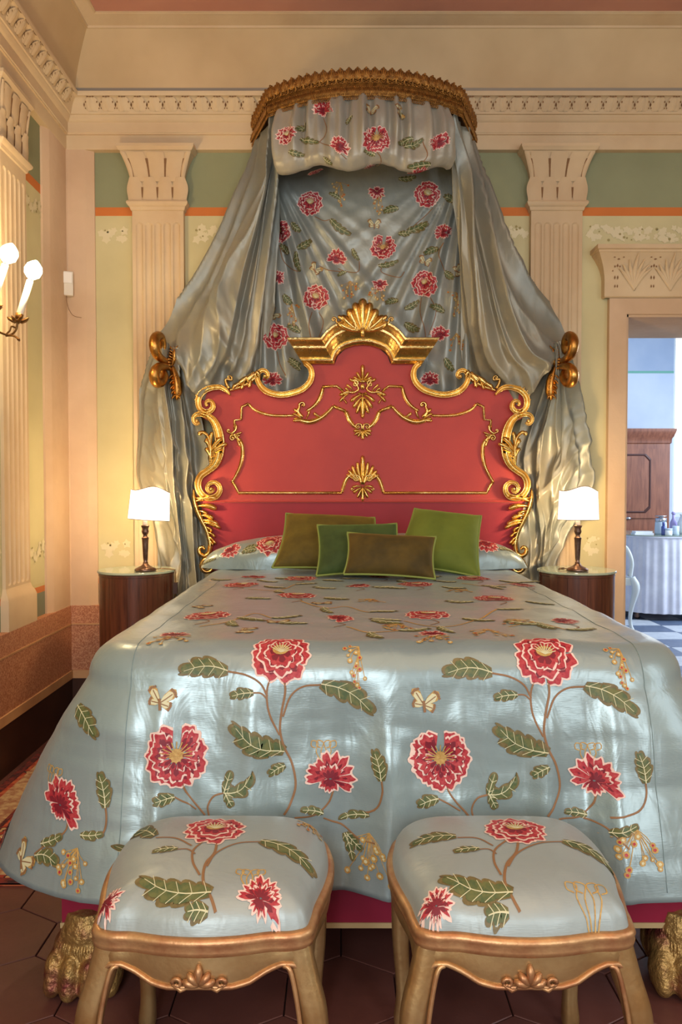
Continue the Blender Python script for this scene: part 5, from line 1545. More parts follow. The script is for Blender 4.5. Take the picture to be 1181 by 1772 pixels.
# ---- side curtains: pulled from the crown to gilded hold-backs, then falling to the floor
UPPER = [  # rows from the crown down; columns from the outer edge to the inner edge: (px, py, distance)
    [(438,258,3.86),(446,240,3.78),(457,216,3.68),(467,198,3.60),(474,196,3.575),(479,205,3.57)],
    [(424,292,3.85),(436,285,3.78),(450,275,3.70),(464,262,3.63),(474,258,3.60),(480,268,3.62)],
    [(400,340,3.84),(416,338,3.76),(436,334,3.69),(455,330,3.65),(470,328,3.66),(479,330,3.70)],
    [(360,430,3.83),(385,432,3.74),(413,432,3.68),(438,430,3.67),(460,430,3.70),(474,430,3.76)],
    [(320,512,3.81),(350,522,3.71),(385,530,3.66),(420,532,3.67),(450,532,3.73),(468,532,3.79)],
    [(286,568,3.78),(314,588,3.67),(352,606,3.65),(398,616,3.68),(440,620,3.77),(463,620,3.82)],
    [(276,588,3.76),(298,612,3.66),(332,640,3.66),(380,660,3.72),(430,680,3.80),(462,700,3.84)],
    [(277,594,3.75),(300,628,3.68),(334,676,3.70),(378,712,3.77),(425,760,3.83),(460,800,3.86)],
]
TAIL = [
    [(268,592,3.77),(277,590,3.70),(288,592,3.66),(298,600,3.67),(306,612,3.72)],
    [(258,630,3.80),(270,630,3.72),(285,632,3.67),(302,638,3.70),(330,655,3.80)],
    [(244,690,3.82),(262,692,3.74),(284,694,3.70),(312,702,3.75),(352,718,3.84)],
    [(240,760,3.83),(262,764,3.75),(288,768,3.71),(320,776,3.77),(366,788,3.85)],
    [(238,830,3.83),(264,836,3.76),(292,842,3.73),(322,848,3.77),(356,856,3.83)],
    [(262,900,3.83),(280,908,3.77),(302,914,3.74),(328,918,3.77),(362,926,3.83)],
    [(276,980,3.83),(294,984,3.78),(312,988,3.75),(334,992,3.78),(366,1000,3.83)],
    [(274,1100,3.83),(294,1100,3.78),(314,1100,3.75),(338,1100,3.78),(370,1100,3.83)],
    [(270,1228,3.83),(292,1228,3.78),(314,1228,3.75),(340,1228,3.78),(372,1228,3.83)],
]
TAIL_R = [
    [(988,588,3.77),(977,588,3.70),(966,592,3.66),(956,602,3.67),(950,612,3.72)],
    [(1000,630,3.80),(986,632,3.72),(972,634,3.67),(955,640,3.70),(928,655,3.80)],
    [(1012,700,3.82),(994,700,3.74),(974,702,3.70),(946,706,3.75),(906,722,3.84)],
    [(1022,765,3.83),(1000,768,3.75),(974,772,3.71),(940,780,3.77),(892,792,3.85)],
    [(1033,826,3.83),(1004,836,3.76),(972,846,3.73),(938,852,3.77),(902,860,3.83)],
    [(1000,892,3.83),(980,904,3.77),(956,914,3.74),(930,918,3.77),(896,926,3.83)],
    [(968,975,3.83),(954,982,3.78),(940,988,3.75),(922,992,3.78),(890,1000,3.83)],
    [(960,1100,3.83),(946,1100,3.78),(930,1100,3.75),(914,1100,3.78),(886,1100,3.83)],
    [(964,1228,3.83),(948,1228,3.78),(930,1228,3.75),(912,1228,3.78),(884,1228,3.83)],
]
mirr = lambda G, d=0: [[(1260+d-x, y, Y) for x, y, Y in r] for r in G]
def drape(name, ctrl, parent, nf, amp, crum, seed, nu=120, nv=150, gather=None, cs=6.5, dg=0.4):
    f = patch([[tuple(P(*q)) for q in r] for r in ctrl]); mb = MB(); pts = []
    for j in range(nv):
        v = j/(nv-1)
        for i in range(nu):
            u = i/(nu-1)
            p = f(u, v); e = 0.01
            pu = f(min(1, u+e), v)-f(max(0, u-e), v); pv = f(u, min(1, v+e))-f(u, max(0, v-e))
            n = np.cross(pu, pv); L_ = np.linalg.norm(n)
            n = n/L_ if L_ > 1e-9 else np.array([0, -1, 0])
            if n[1] > 0: n = -n
            ph = seed+0.9*nz(u*2, v*2.2, seed)+0.5*v
            w = 1.3-2.4*abs(math.sin(math.pi*(nf*u+ph)))**0.8+0.55*(1-2*abs(math.sin(math.pi*(nf*2.3*u+1.7*ph+0.3))))
            g = gather(u, v) if gather else 1.0
            ed = math.sin(math.pi*min(max(u, 0.02), 0.98))**0.5
            d = amp*w*g+ed*crum(v)*(ridged(p[0]*cs*1.3+seed+dg*p[2]*cs, p[2]*cs*0.42+0.6*p[0], seed, 2)-0.5)+0.25*ed*crum(v)*nz(p[0]*cs*2+dg*p[2]*cs, p[2]*cs*1.2, seed+4)
            q = p+n*d
            q[1] = min(q[1], WY-0.006)
            pts.append(tuple(q))
    mb.grid(pts, nu, nv)
    return mb.build(name, M['taffeta'], parent)
lens = lambda u, v: (0.55+0.75*math.sin(math.pi*min(1, v*1.05)))*(0.6+0.4*math.sin(math.pi*u))
cr_up = lambda v: 0.022*sstep(0.2, 0.8, v)+0.002
cr_tl = lambda v: 0.016+0.042*sstep(0.2, 0.55, v)
TIE = {}
for mir, lab in ((False, 'grey taffeta curtain swept to the gilded hold-back beside the corner'), (True, 'grey taffeta curtain swept to the gilded hold-back beside the doorway')):
    c = empty('curtain', (BX+(0.75 if mir else -0.75), 3.8, 0), lab, 'curtain', 'curtains of the crown canopy')
    drape('swag', mirr(UPPER) if mir else UPPER, c, 3.0, 0.024, cr_up, 1.7 if mir else 0.3, gather=lens)
    drape('tail', TAIL_R if mir else TAIL, c, 2.7, 0.020, cr_tl, 4.1 if mir else 2.6, nu=120, nv=260, cs=7.0, dg=-0.5 if mir else 0.5)
    settle(c)

# ---- gilded hold-backs
def holdback(mir, label):
    fx = (lambda x: 1260-x) if mir else (lambda x: x)
    r0 = empty('curtain_holdback', P(fx(285), 640, 3.8), label, 'holdback', 'gilded hold-backs')
    def tb(pts, name):
        mb = MB(); C = catmull(pts, 7)
        mb.tube([P(fx(q[0]), q[1], q[2]) for q in C], [q[3] for q in C], 12); mb.build(name, M['gold_dark'], r0)
    tb([(296,626,3.74,.010),(284,624,3.64,.016),(272,614,3.58,.022),(267,598,3.56,.024),(269,585,3.58,.024),(276,582,3.62,.022),(281,594,3.65,.020),(280,608,3.66,.017),(276,612,3.66,.008)], 'scroll_arm')
    tb([(296,640,3.74,.010),(286,634,3.64,.016),(273,636,3.58,.021),(267,648,3.56,.024),(270,661,3.58,.024),(278,662,3.62,.022),(284,652,3.65,.020),(281,642,3.66,.016),(278,642,3.66,.008)], 'scroll_arm')
    mb = MB()
    for (a, b, w) in (((298,634),(306,692),20),((297,632),(301,600),17)):
        pts = []
        for t, ww in ((0,.5),(.25,.8),(.5,1),(.8,.9),(1,.2)):
            pts.append((a[0]+(b[0]-a[0])*t+3*math.sin(t*3.1), a[1]+(b[1]-a[1])*t, w*ww))
        if mir: pts = [(fx(x), y, w_) for x, y, w_ in pts]
        ribbon(mb, pts, 3.70, 0.035, 'ridge', 5, 0.12)
        for k in range(5):
            t = 0.25+0.15*k; x, y = a[0]+(b[0]-a[0])*t, a[1]+(b[1]-a[1])*t
            for s in (-1, 1):
                ribbon(mb, [(fx(x), y, 2), (fx(x+s*5), y+(3 if b[1] > a[1] else -3), 4), (fx(x+s*7.5), y+(7 if b[1] > a[1] else -7), 1.5)], 3.685, 0.016, 'round', 4, 0.02)
    mb.build('acanthus_plate', M['gold_dark'], r0)
    mb = MB()
    for k in range(4): mb.ball(P(fx(292), 622+5*k, 3.665), 0.0105, 8, 0, (1.3, 1, 0.7))
    mb.build('bead', M['gold_dark'], r0)
    mb = MB(); mb.tube([P(fx(296), 633, 3.72), P(fx(296), 633, WY)], 0.012, 8); mb.build('wall_pin', M['gold_dark'], r0)
    settle(r0)
holdback(False, 'gilded scroll hold-back gripping the curtain near the corner')
holdback(True, 'gilded scroll hold-back gripping the curtain near the doorway')
# ================================================================ velvet cushions
def cushion(px, py, Y, w, h, tilt, roll, yaw, m, label, seed, thick=0.10, ks=0.0):
    r = empty('cushion', (0, 0, 0), label, 'cushion', 'velvet cushions on the bed')
    n = 33; mb = MB(); rnd = random.Random(seed)
    def sh(u, v):
        x = u*w/2*(1-0.07*(1-v*v))*(1-ks*v); z = v*h/2*(1-0.08*(1-u*u))
        return x, z
    for side_ in (1, -1):
        pts = []
        for j in range(n):
            for i in range(n):
                u, v = -1+2*i/(n-1), -1+2*j/(n-1); x, z = sh(u, v)
                e = max(0, (1-abs(u)**2.6)*(1-abs(v)**2.6))
                d = thick*0.5*e**0.52*(1+0.10*nz(u*1.6+seed, v*1.6, side_))+0.004*e*nz(u*4+seed, v*4, side_*3)
                pts.append((x, -side_*d, z))
        mb.grid(pts, n, n)
    body = mb.build('cover', m, r)
    mb = MB(); edge = []
    for k in range(n): edge.append(sh(-1+2*k/(n-1), -1))
    for k in range(1, n): edge.append(sh(1, -1+2*k/(n-1)))
    for k in range(1, n): edge.append(sh(1-2*k/(n-1), 1))
    for k in range(1, n): edge.append(sh(-1, 1-2*k/(n-1)))
    mb.tube([(x, 0, z) for x, z in edge], 0.0045, 6, cap=False); mb.build('piping', M['piping'], r)
    r.rotation_euler = (Matrix.Rotation(yaw, 3, 'Z') @ Matrix.Rotation(-tilt, 3, 'X') @ Matrix.Rotation(roll, 3, 'Y')).to_euler()
    r.location = P(px, py, Y)
    return r
rad = math.radians
cushion(572, 938, 3.31, 0.435, 0.305, rad(44), rad(4), rad(6), M['velvet_olive'], 'large olive brown velvet cushion at the back, nearest the lamp by the corner', 1, 0.14, 0.10)
cushion(764, 936, 3.31, 0.335, 0.325, rad(42), rad(8), rad(-10), M['velvet_bright'], 'bright leaf green velvet cushion, tallest of the four', 2, 0.14, 0.12)
cushion(622, 950, 3.15, 0.345, 0.24, rad(36), rad(-1), rad(4), M['velvet_dark'], 'dark forest green velvet cushion in the middle of the four', 3, 0.12, 0.04)
cushion(676, 961, 3.01, 0.35, 0.186, rad(34), rad(3), rad(-3), M['velvet_bronze'], 'small bronze brown velvet cushion lying in front of the others', 4, 0.11)

# ================================================================ stools
def stool_outline(n=120):
    c = [(0,-.203),(.06,-.198),(.115,-.186),(.150,-.184),(.176,-.172),(.184,-.145),(.190,-.10),(.205,-.03),(.212,.03),(.208,.10),(.190,.160),(.15,.190),(.08,.197),(0,.199)]
    full = c+[(-x, y) for x, y in reversed(c[1:-1])]
    pts = catmull([(*p,) for p in full], 8, True)
    return [(p[0], p[1]) for p in pts]
OUT = stool_outline()
def off(out, d):
    n = len(out); r = []
    for i in range(n):
        a, b = out[i-1], out[(i+1) % n]; tx, ty = b[0]-a[0], b[1]-a[1]; L_ = math.hypot(tx, ty)+1e-9
        r.append((out[i][0]+ty/L_*d, out[i][1]-tx/L_*d))
    return r
_in = off(OUT, -0.001)
_pol = sorted((math.atan2(y, x), math.hypot(x, y)) for x, y in _in)
R_TH = [p[0] for p in _pol]; R_OUT = [p[1] for p in _pol]
ZS = 0.405                             # top of the seat frame
def seat_z(x, y):
    ro = float(np.interp(math.atan2(y, x), R_TH, R_OUT, period=2*math.pi))
    q = min(1.0, math.hypot(x, y)/ro)
    return ZS-0.004+0.080*(1-q**3.4)**0.45
def make_stool(label):
    r = empty('stool', (0, 0, 0), label, 'stool', 'gilded stools at the foot of the bed')
    n = len(OUT)
    # moulded frame: lip over a scalloped apron
    mb = MB(); pts = []
    for d, z in ((-0.014, ZS-0.012), (-0.012, ZS), (-0.002, ZS+0.006), (0.006, ZS+0.003), (0.009, ZS-0.005), (0.005, ZS-0.011), (0.008, ZS-0.016), (0.006, ZS-0.024), (0.000, ZS-0.028)):
        pts += [(x, y, z) for x, y in off(OUT, d)]
    mb.grid(pts, n, 9, 0, True); mb.build('seat_moulding', M['gold_red'], r)
    def apron_b(x, y):
        if y < -0.15:                      # front: centre drop, rise beside the legs
            q = abs(x)/0.18
            return ZS-0.028-float(np.interp(q, [0,.3,.45,.6,.75,.84,.9,.96,1.05], [.050,.053,.048,.034,.023,.024,.032,.05,.09]))
        q = abs(y)/0.17
        return ZS-0.028-(0.03+0.05*sstep(0.6, 1.0, q))
    mb = MB(); pts = []
    o1, o2 = off(OUT, -0.001), off(OUT, -0.022)
    for k in range(4):
        t = k/3
        pts += [(x, y, ZS-0.026+(apron_b(x, y)-ZS+0.026)*t) for x, y in off(OUT, -0.001+0.003*math.sin(t*3))]
    pts += [(x, y, apron_b(a, b)) for (x, y), (a, b) in zip(o2, o1)]
    pts += [(x, y, ZS-0.02) for x, y in o2]
    mb.grid(pts, n, 6, 0, True); ap = mb.build('apron', M['gold_pale'], r, angle=50)
    mb = MB()                              # raised edge along the scallop
    fr = [i for i in range(n) if OUT[i][1] < -0.15]
    seq = sorted(fr, key=lambda i: OUT[i][0]); o3 = off(OUT, 0.0015)
    mb.tube([(o3[i][0], o3[i][1], apron_b(*o1[i])+0.003) for i in seq], 0.0045, 6); mb.build('scalloped_edge', M['gold_red'], ap)
    for s in (-1, 1):
        mb = MB(); C = catmull([(s*.138,-.187,ZS-.050),(s*.148,-.191,ZS-.054),(s*.156,-.195,.325),(s*.166,-.201,.265),(s*.170,-.202,.20),(s*.166,-.191,.12),(s*.161,-.181,.05)], 5)
        mb.tube([tuple(c) for c in C], 0.0042, 6); mb.build('leg_edge', M['gold_red'], r)
    # shell in the middle of the apron
    mb = MB()
    def loc3(x, z, o): return (x, -0.203-o+x*x*0.6, z)
    zb = ZS-0.072
    for a in (-72, -40, 0, 40, 72):
        q = rad(a); L_ = 0.036 if a == 0 else 0.028
        pts = [loc3(L_*t*math.sin(q), zb+L_*t*math.cos(q), 0.003+0.004*math.sin(t*3)) for t in (0, .35, .7, 1)]
        mb.tube(pts, [.003, .0055, .0075, .003], 7)
    for s in (-1, 1):
        mb.tube([loc3(s*(0.036+0.009*math.cos(t)*(1-t/9)), zb+0.004+0.009*math.sin(t)*(1-t/9), 0.004) for t in [k*0.6 for k in range(11)]], 0.0035, 6)
        mb.tube([loc3(s*0.02, zb-0.004, 0.003), loc3(s*0.03, zb-0.008, 0.004), loc3(s*0.044, zb+0.002, 0.003)], [.003,.004,.003], 6)
    mb.build('carved_shell', M['gold_red'], ap)
    # cabriole legs
    def leg(pts, ws, nm='leg'):
        mb = MB(); C = catmull([(*p, *w) for p, w in zip(pts, ws)], 6); out = []
        cs = [(math.cos(a), math.sin(a)) for a in [k*math.pi/8 for k in range(16)]]
        for q in C:
            for c, s in cs:
                e = (abs(c)**3.4+abs(s)**3.4)**(-1/3.4)
                out.append((q[0]+c*e*q[3], q[1]+s*e*q[4], q[2]))
        mb.grid(out, 16, len(C), 0, True)
        b = len(mb.v)-16; mb.f.append(tuple(range(b, b+16))); mb.m.append(0)
        mb.build(nm, M['gold_pale'], r)
    for s in (-1, 1):
        leg([(s*.160,-.162,ZS-.02),(s*.170,-.168,.335),(s*.188,-.178,.27),(s*.192,-.180,.20),(s*.184,-.172,.12),(s*.176,-.164,.05),(s*.180,-.168,.018),(s*.182,-.170,.0)],
            [(.022,.020),(.024,.022),(.023,.022),(.020,.020),(.017,.017),(.015,.015),(.019,.019),(.016,.016)])
        leg([(s*.176,.160,ZS-.02),(s*.182,.166,.32),(s*.184,.170,.2),(s*.178,.168,.08),(s*.180,.170,.02),(s*.180,.170,0)],
            [(.024,.020),(.022,.020),(.018,.018),(.015,.015),(.018,.018),(.015,.015)])
    # upholstered seat
    mb = MB(); pts = []; NR = 22; inner = off(OUT, -0.001)
    for k in range(NR):
        t = (1-(k/(NR-0.5)))**0.6
        pts += [(x*t, y*t, seat_z(x*t, y*t)) for x, y in inner]
    mb.grid(pts, n, NR, 0, True); e = len(mb.v)-n; mb.f.append(tuple(range(e, e+n))); mb.m.append(0)
    seat = mb.build('seat', M['silk_seat'], r)
    return r, seat
ST1 = Vector((-0.234, 1.462, 0)); ST2 = Vector((0.311, 1.462, 0))
def seat_cloth(ctr, seat):
    C = Cloth(lambda u, v: (ctr.x+u, ctr.y-v, seat_z(u, -v)), seat, lift=0.8)
    C.box = (-0.185, 0.185, -0.18, 0.185)
    return C
def dress(ctr, seat, dx, sd):
    C = seat_cloth(ctr, seat)
    q = lambda x, y: C.uv(x+dx, y, (x+dx-590.5)/F*1.45-ctr.x, (y-1490)*0.0012)
    before = set(o.name for o in seat.children)
    def ok(f, *a, **k):
        if C.miss < 4: f(*a, **k)
    peony(C, *q(371, 1437), 0.125, 0.2, 1, 500+sd)
    stem_m(C, [q(362,1450), q(336,1470), q(334,1492), q(346,1515)]); stem_m(C, [q(376,1450), q(372,1475), q(356,1495), q(352,1525), q(366,1555), q(376,1595)], 0.005)
    stem_m(C, [q(270,1450), q(305,1451), q(332,1464)], 0.004); leaf_m(C, q(268,1448), q(192,1464), 0.055, 0.15, 4, 3)
    stem_m(C, [q(308,1470), q(325,1470), q(338,1478)], 0.0035); leaf_m(C, q(308,1469), q(265,1475), 0.032, 0.1, 3, 4)
    stem_m(C, [q(452,1457), q(410,1460), q(375,1476), q(358,1500)], 0.004); leaf_m(C, q(452,1456), q(540,1515), 0.06, -0.2, 4, 5)
    leaf_m(C, q(366,1545), q(244,1518), 0.062, -0.25, 5, 6); leaf_m(C, q(362,1590), q(322,1600), 0.035, 0.1, 3, 7)
    return C, q
M['silk_seat'] = silk('silver_blue_seat_silk', srgb(160,169,166), srgb(148,158,156), 0.42, 0.25)
s1, seat1 = make_stool('gilded cabriole stool with peony silk seat, nearer the rug and side wall')
C1, q1 = dress(ST1, seat1, 0, 0)
p_ = q1(452, 1546); peony(C1, *p_, 0.080, 0.3, 3, 520); scribble(C1, *q1(432, 1520), 0.055)
peony(C1, *q1(186, 1560), 0.055, 0.9, 3, 521); berries(C1, *q1(535, 1432), 0.05, 61)
s2, seat2 = make_stool('gilded cabriole stool with peony silk seat, nearer the doorway')
C2, q2 = dress(ST2, seat2, 522, 30)
peony(C2, *q2(233, 1560), 0.06, 0.2, 3, 530); scribble(C2, *q2(498, 1558), 0.075); berries(C2, *q2(533, 1440), 0.05, 62)
for s_, st in ((s1, ST1), (s2, ST2)):
    for c in list(s_.children):
        for g in c.children:
            if g.name.startswith('embroidered'): g.matrix_parent_inverse = Matrix.Translation(-st)
    s_.location = st

# ================================================================ night stands with lamps
NS = []
def nightstand(px, label, panel_face):
    Y = 3.54; c = P(px, 990, Y-0.05); rr = 0.166; zt = P(px, 992, Y-rr).z
    r = empty('nightstand', (c.x, Y, 0), label, 'nightstand', 'drum nightstands')
    n = 12; body_h = zt-0.012
    for k in range(n):                      # curved veneer staves
        a0, a1 = 2*math.pi*k/n+0.004, 2*math.pi*(k+1)/n-0.004; mb = MB(); pts = []
        for z in (0.03, body_h-0.012):
            for q in range(7):
                a = a0+(a1-a0)*q/6; pts.append((rr*math.cos(a), rr*math.sin(a), z))
        for z in (body_h-0.012, 0.03):
            for q in range(7):
                a = a0+(a1-a0)*q/6; pts.append(((rr-0.012)*math.cos(a), (rr-0.012)*math.sin(a), z))
        mb.grid(pts, 7, 4); mb.build('veneer_stave', M['wood_dark'], r, angle=40)
    mb = MB(); mb.lathe([(rr-0.02, 0), (rr-0.016, 0.002), (rr-0.014, 0.03), (rr-0.014, body_h-0.012)], (0,0,0), 48); mb.build('carcase', M['base_brown'], r)
    mb = MB(); mb.lathe([(rr-0.004, body_h-0.012), (rr+0.002, body_h-0.011), (rr+0.002, body_h-0.001), (rr-0.01, body_h)], (0,0,0), 48); mb.build('top', M['wood_dark'], r, angle=30)
    mb = MB(); mb.lathe([(rr+0.004, body_h+0.001), (rr+0.008, body_h+0.003), (rr+0.008, body_h+0.010), (rr+0.005, zt)], (0,0,0), 56); mb.build('glass_top', M['glass_green'], r, angle=30)
    NS.append((c.x, Y, zt)); return r
nightstand(232, 'dark veneered drum nightstand with glass top near the corner', 0)
nightstand(1004, 'dark veneered drum nightstand with glass top by the doorway', 0)

def lamp(px, ns, label, yaw, roll, cord):
    x = P(px, 985, 3.47).x; zt = ns[2]+0.001
    r = empty('table_lamp', (x, 3.47, zt), label, 'lamp', 'table lamps on the nightstands')
    mb = MB()
    mb.lathe([(0.046,0),(0.048,0.004),(0.046,0.010),(0.034,0.016),(0.018,0.024),(0.010,0.034)], (0,0,0), 28); mb.build('base', M['bronze'], r, angle=50)
    mb = MB()
    mb.lathe([(0.009,0.03),(0.012,0.036),(0.008,0.042),(0.010,0.05),(0.0135,0.12),(0.015,0.142),(0.017,0.147),(0.010,0.152),(0.009,0.160),(0.014,0.168),(0.016,0.176),(0.013,0.188),(0.016,0.194),(0.019,0.202),(0.013,0.205)], (0,0,0), 20); mb.build('stem', M['bronze'], r, angle=50)
    mb = MB(); mb.lathe([(0.011,0.204),(0.011,0.262)], (0,0,0), 14); mb.build('candle_sleeve', M['candle'], r)
    mb = MB(); mb.lathe([(0.008,0.262),(0.017,0.28),(0.018,0.295),(0.010,0.32),(0.002,0.335)], (0,0,0), 12); mb.build('bulb', M['bulb'], r)
    # curved screen shade with a wavy top edge
    W, z0, z1 = 0.172, 0.228, 0.368
    mb = MB(); nu, nv = 31, 8
    def sp_(u, v, d):
        a = u*0.95; R = 0.105
        top = z1+0.010*math.sin(u*3.6+0.9)*1.0-0.004*u*u
        taper = 1.05-0.07*v
        return ((R+d)*math.sin(a)*taper, 0.055-(R+d)*math.cos(a), z0+(top-z0)*v)
    for d in (0.0, 0.0025):
        mb.grid([sp_(-1+2*i/(nu-1), j/(nv-1), d) for j in range(nv) for i in range(nu)], nu, nv)
    sh_ = mb.build('shade', M['shade'], r)
    mb = MB()
    per = [sp_(-1+2*i/(nu-1), 0, 0.0012) for i in range(nu)]+[sp_(1, j/(nv-1), 0.0012) for j in range(1, nv)]+[sp_(1-2*i/(nu-1), 1, 0.0012) for i in range(1, nu)]+[sp_(-1, 1-j/(nv-1), 0.0012) for j in range(1, nv)]
    mb.tube(per, 0.0018, 6, cap=False); e_ = mb.build('shade_edge', M['shade_edge'], sh_)
    mb = MB(); mb.tube([(0, 0, 0.258), (0, -0.03, 0.275), (0, -0.049, 0.29)], 0.0016, 6); mb.build('shade_clip', M['brass'], r)
    sh_.rotation_euler = (0, roll, yaw)
    if cord:
        mb = MB(); C = catmull([(0.03, 0.03, 0.004), (-0.02, 0.06, 0.004), (-0.07, 0.03, 0.004), (-0.06, 0.075, 0.003), (-0.03, 0.10, 0.003)], 6)
        mb.tube([tuple(c) for c in C], 0.0022, 6); mb.build('cord', M['brass'], r)
    else:
        mb = MB(); C = catmull([(0.03, 0.03, 0.004), (0.06, 0.045, 0.004), (0.106, 0.03, 0.004), (0.128, 0.025, -0.004), (0.130, 0.02, -0.05), (0.128, 0.018, -0.16), (0.135, 0.02, -0.40)], 6)
        mb.tube([tuple(c) for c in C], 0.0022, 6); cd = mb.build('cord', M['brass'], r)
        mb = MB(); mb.box(0.121, 0.139, 0.008, 0.024, -0.105, -0.055); mb.build('cord_switch', M['base_brown'], cd, smooth=False)
    d = bpy.data.lights.new('lamp_light', 'POINT'); d.energy = 8.0; d.color = (1.0, 0.68, 0.34); d.shadow_soft_size = 0.03
    o = bpy.data.objects.new('lamp_light', d); COL.objects.link(o); o.location = (x, 3.47+0.035, zt+0.30)
    return r
lamp(252, NS[0], 'bronze candlestick lamp lit under a cream screen shade near the corner', rad(10), rad(4), False)
lamp(1000, NS[1], 'bronze candlestick lamp lit under a cream screen shade by the doorway', rad(-4), rad(0), True)

# ================================================================ candle sconce on the side wall
sy = 2.86
sc = empty('wall_sconce', (XL, sy, 1.85), 'old brass wall sconce with lit electric candles on the side wall', 'sconce')
base = Vector((XL+0.02, sy, PX(XL+0.1, 0, 560).z))
mb = MB(); mb.ball((XL+0.012, sy, base.z+0.02), 0.06, 14, 0, (0.25, 0.8, 1.8)); mb.build('wall_plate', M['brass'], sc)
def candle(px0, py0, px1, py1, Y, armpts, grey=False):
    a, b = P(px0, py0, Y), P(px1, py1, Y+0.02); ax = (b-a).normalized(); L_ = (b-a).length
    mb = MB(); mb.tube([a, b], 0.0125, 12); mb.build('candle_sleeve', M['candle_grey'] if grey else M['candle'], sc)
    mb = MB(); pts = []; rs = []
    for t, rr in ((0,.007),(.006,.015),(.02,.030),(.038,.034),(.055,.029),(.070,.015),(.078,.003)): pts.append(b+ax*(0.006+t)); rs.append(rr)
    mb.tube(pts, rs, 12); bl = mb.build('bulb', M['bulb'], sc)
    mb = MB(); mb.tube([b-ax*0.002, b+ax*0.009], 0.007, 8); mb.build('bulb_socket', M['brass'], sc)
    mb = MB(); mb.tube([a-ax*0.006, a+ax*0.004, a+ax*0.016], [.011, .0145, .0155], 12); mb.build('candle_cup', M['brass'], sc)
    mb = MB()
    for k in range(7):                     # flower-shaped drip pan
        q = 2*math.pi*k/7; d = Vector((math.cos(q), math.sin(q), 0))
        mb.tube([a-ax*0.012, a-ax*0.012+d*0.016-Vector((0,0,.003)), a-ax*0.006+d*0.032, a+d*0.040], [.004, .007, .006, .002], 6)
    mb.build('drip_pan', M['brass'], sc)
    mb = MB(); C = catmull([tuple(p) for p in ([a-ax*0.012]+armpts)], 7); mb.tube(C, 0.0042, 8); mb.build('arm', M['brass'], sc)
    d = bpy.data.lights.new('candle_light', 'POINT'); d.energy = 9; d.color = (1.0, 0.70, 0.36); d.shadow_soft_size = 0.025
    o = bpy.data.objects.new('candle_light', d); COL.objects.link(o); o.location = b+ax*0.04-Vector((0, 0.05, 0))+Vector((0.02, 0, 0))
M['candle_grey'] = mat('candle_sleeve_grey', srgb(196,190,196), 0.5)
Ys = 3.0
candle(32, 550, 52, 486, Ys, [P(27, 572, Ys), P(15, 580, Ys), P(-6, 572, Ys-0.04), Vector((XL+0.10, sy+0.03, base.z-0.02)), base])
candle(-14, 528, 9, 458, Ys-0.12, [P(-20, 552, Ys-0.12), P(-34, 566, Ys-0.12), Vector((XL+0.12, sy-0.03, base.z-0.03)), base], True)
mb = MB()
C = catmull([tuple(P(10, 581, Ys)), tuple(P(22, 581, Ys)), tuple(P(30, 585, Ys)), tuple(P(34, 590, Ys))], 5); mb.tube(C, [.004]*len(C), 6)
mb.ball(P(32, 587, Ys), 0.007, 8, 0, (1, 1, .8)); mb.build('leaf_spur', M['brass'], sc)
mb = MB(); C = catmull([tuple(P(28, 568, Ys)), tuple(P(20, 565, Ys)), tuple(P(17, 572, Ys)), tuple(P(10, 579, Ys))], 5); mb.tube(C, 0.0035, 6); mb.build('leaf_spur', M['brass'], sc)
settle(sc)

# ================================================================ small box on the corner post, rug
bx = empty('wall_sensor', (XL+0.06, WY-0.06, P(115, 490, WY-0.04).z), 'small cream plastic sensor box on the corner post', 'sensor')
mb = MB(); a = P(103.5, 470, WY-0.06); b = P(126.5, 512, WY-0.06)
cxs, czs, hx, hz = (a.x+b.x)/2, (a.z+b.z)/2, abs(b.x-a.x)/2, abs(a.z-b.z)/2
mb.box(-hx, hx, -0.012, 0.022, -hz, hz); s_ = mb.build('housing', M['white_plastic'], bx, smooth=False)
bv = s_.modifiers.new('edge', 'BEVEL'); bv.width = 0.004; bv.segments = 3
mb = MB(); mb.box(-hx*0.72, hx*0.85, -0.017, -0.010, 0, hz*0.92); s_ = mb.build('lens_cover', M['white_gloss'], bx, smooth=False)
bv = s_.modifiers.new('edge', 'BEVEL'); bv.width = 0.003; bv.segments = 2
bx.location = (cxs, WY-0.062, czs); bx.rotation_euler = (0, 0, rad(22))
mb = MB(); C = catmull([(0.0, 0.0, -hz), (0.006, 0.004, -hz-0.05), (0.03, 0.01, -hz-0.09), (0.07, 0.006, -hz-0.10)], 5); mb.tube([tuple(c) for c in C], 0.0012, 5); mb.build('wire', M['plaster_brown'], bx)

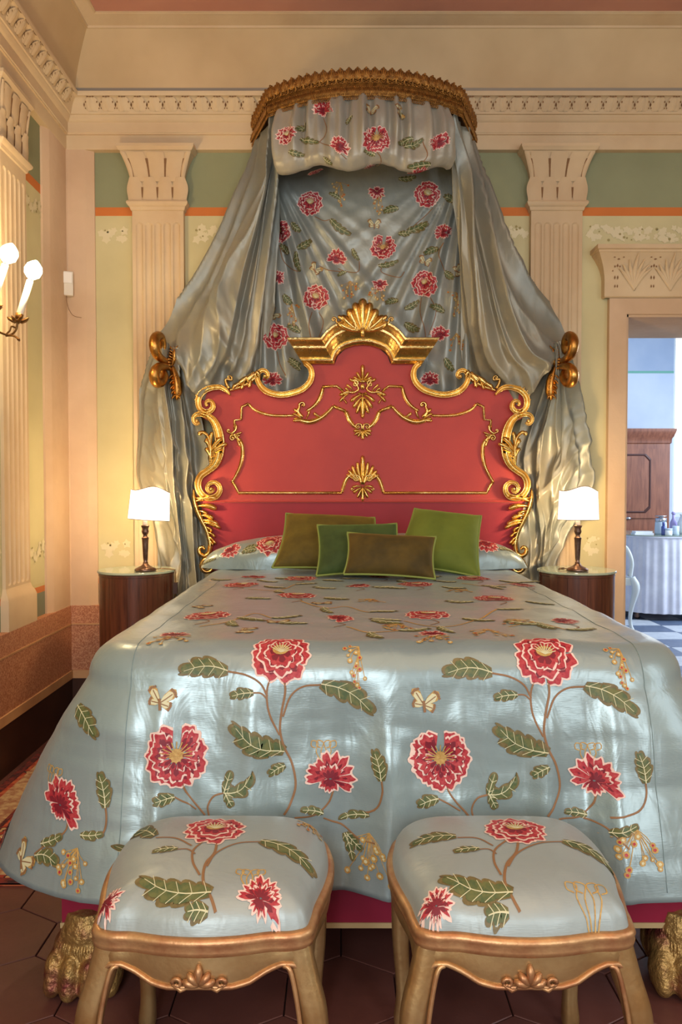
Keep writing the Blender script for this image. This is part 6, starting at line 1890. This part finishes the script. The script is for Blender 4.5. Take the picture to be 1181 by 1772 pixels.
def rug_mat():
    m = mat('rug_wool', srgb(150,58,40), 0.95, c2=srgb(96,34,30), nscale=24, contrast=(0.42, 0.58))
    nt = m.node_tree; N = nt.nodes; L = nt.links; b = N['Principled BSDF']
    geo = N.new('ShaderNodeNewGeometry'); v = N.new('ShaderNodeTexVoronoi'); v.inputs['Scale'].default_value = 22
    L.new(geo.outputs['Position'], v.inputs['Vector'])
    rp = N.new('ShaderNodeValToRGB'); rp.color_ramp.interpolation = 'CONSTANT'
    cr = rp.color_ramp; cr.elements[0].color = srgb(196,160,110); cr.elements[1].position = 0.22; cr.elements[1].color = srgb(70,40,40)
    e = cr.elements.new(0.32); e.color = srgb(160,62,42); e = cr.elements.new(0.6); e.color = srgb(186,96,60)
    L.new(v.outputs['Distance'], rp.inputs['Fac']); L.new(rp.outputs['Color'], b.inputs['Base Color'])
    return m
M['rug'] = rug_mat()
M['rug_border'] = mat('rug_border_wool', srgb(196,166,120), 0.95, c2=srgb(160,110,80), nscale=40, contrast=(0.4, 0.6))
M['rug_dark'] = mat('rug_guard_wool', srgb(66,36,36), 0.95, c2=srgb(130,50,40), nscale=50, contrast=(0.4, 0.6))
rg = empty('rug', (-1.0, 2.9, 0), 'red oriental rug with a cream border between bed and side wall', 'rug')
rx0, rx1, ry0, ry1 = XL+0.07, -0.72, 2.22, 3.32
mb = MB(); mb.box(rx0, rx1, ry0, ry1, 0.0, 0.008); mb.build('field', M['rug'], rg, smooth=False)
for nm, i0, i1, m in (('outer_guard', 0.0, 0.03, 'rug_dark'), ('border', 0.05, 0.15, 'rug_border'), ('inner_guard', 0.15, 0.165, 'rug_dark')):
    for x0, x1, y0, y1 in ((rx0+i0, rx0+i1, ry0+i0, ry1-i0), (rx1-i1, rx1-i0, ry0+i0, ry1-i0), (rx0+i1, rx1-i1, ry0+i0, ry0+i1), (rx0+i1, rx1-i1, ry1-i1, ry1-i0)):
        mb = MB(); mb.box(x0, x1, y0, y1, 0.004, 0.0095); mb.build(nm, M[m], rg, smooth=False)
settle(rg)
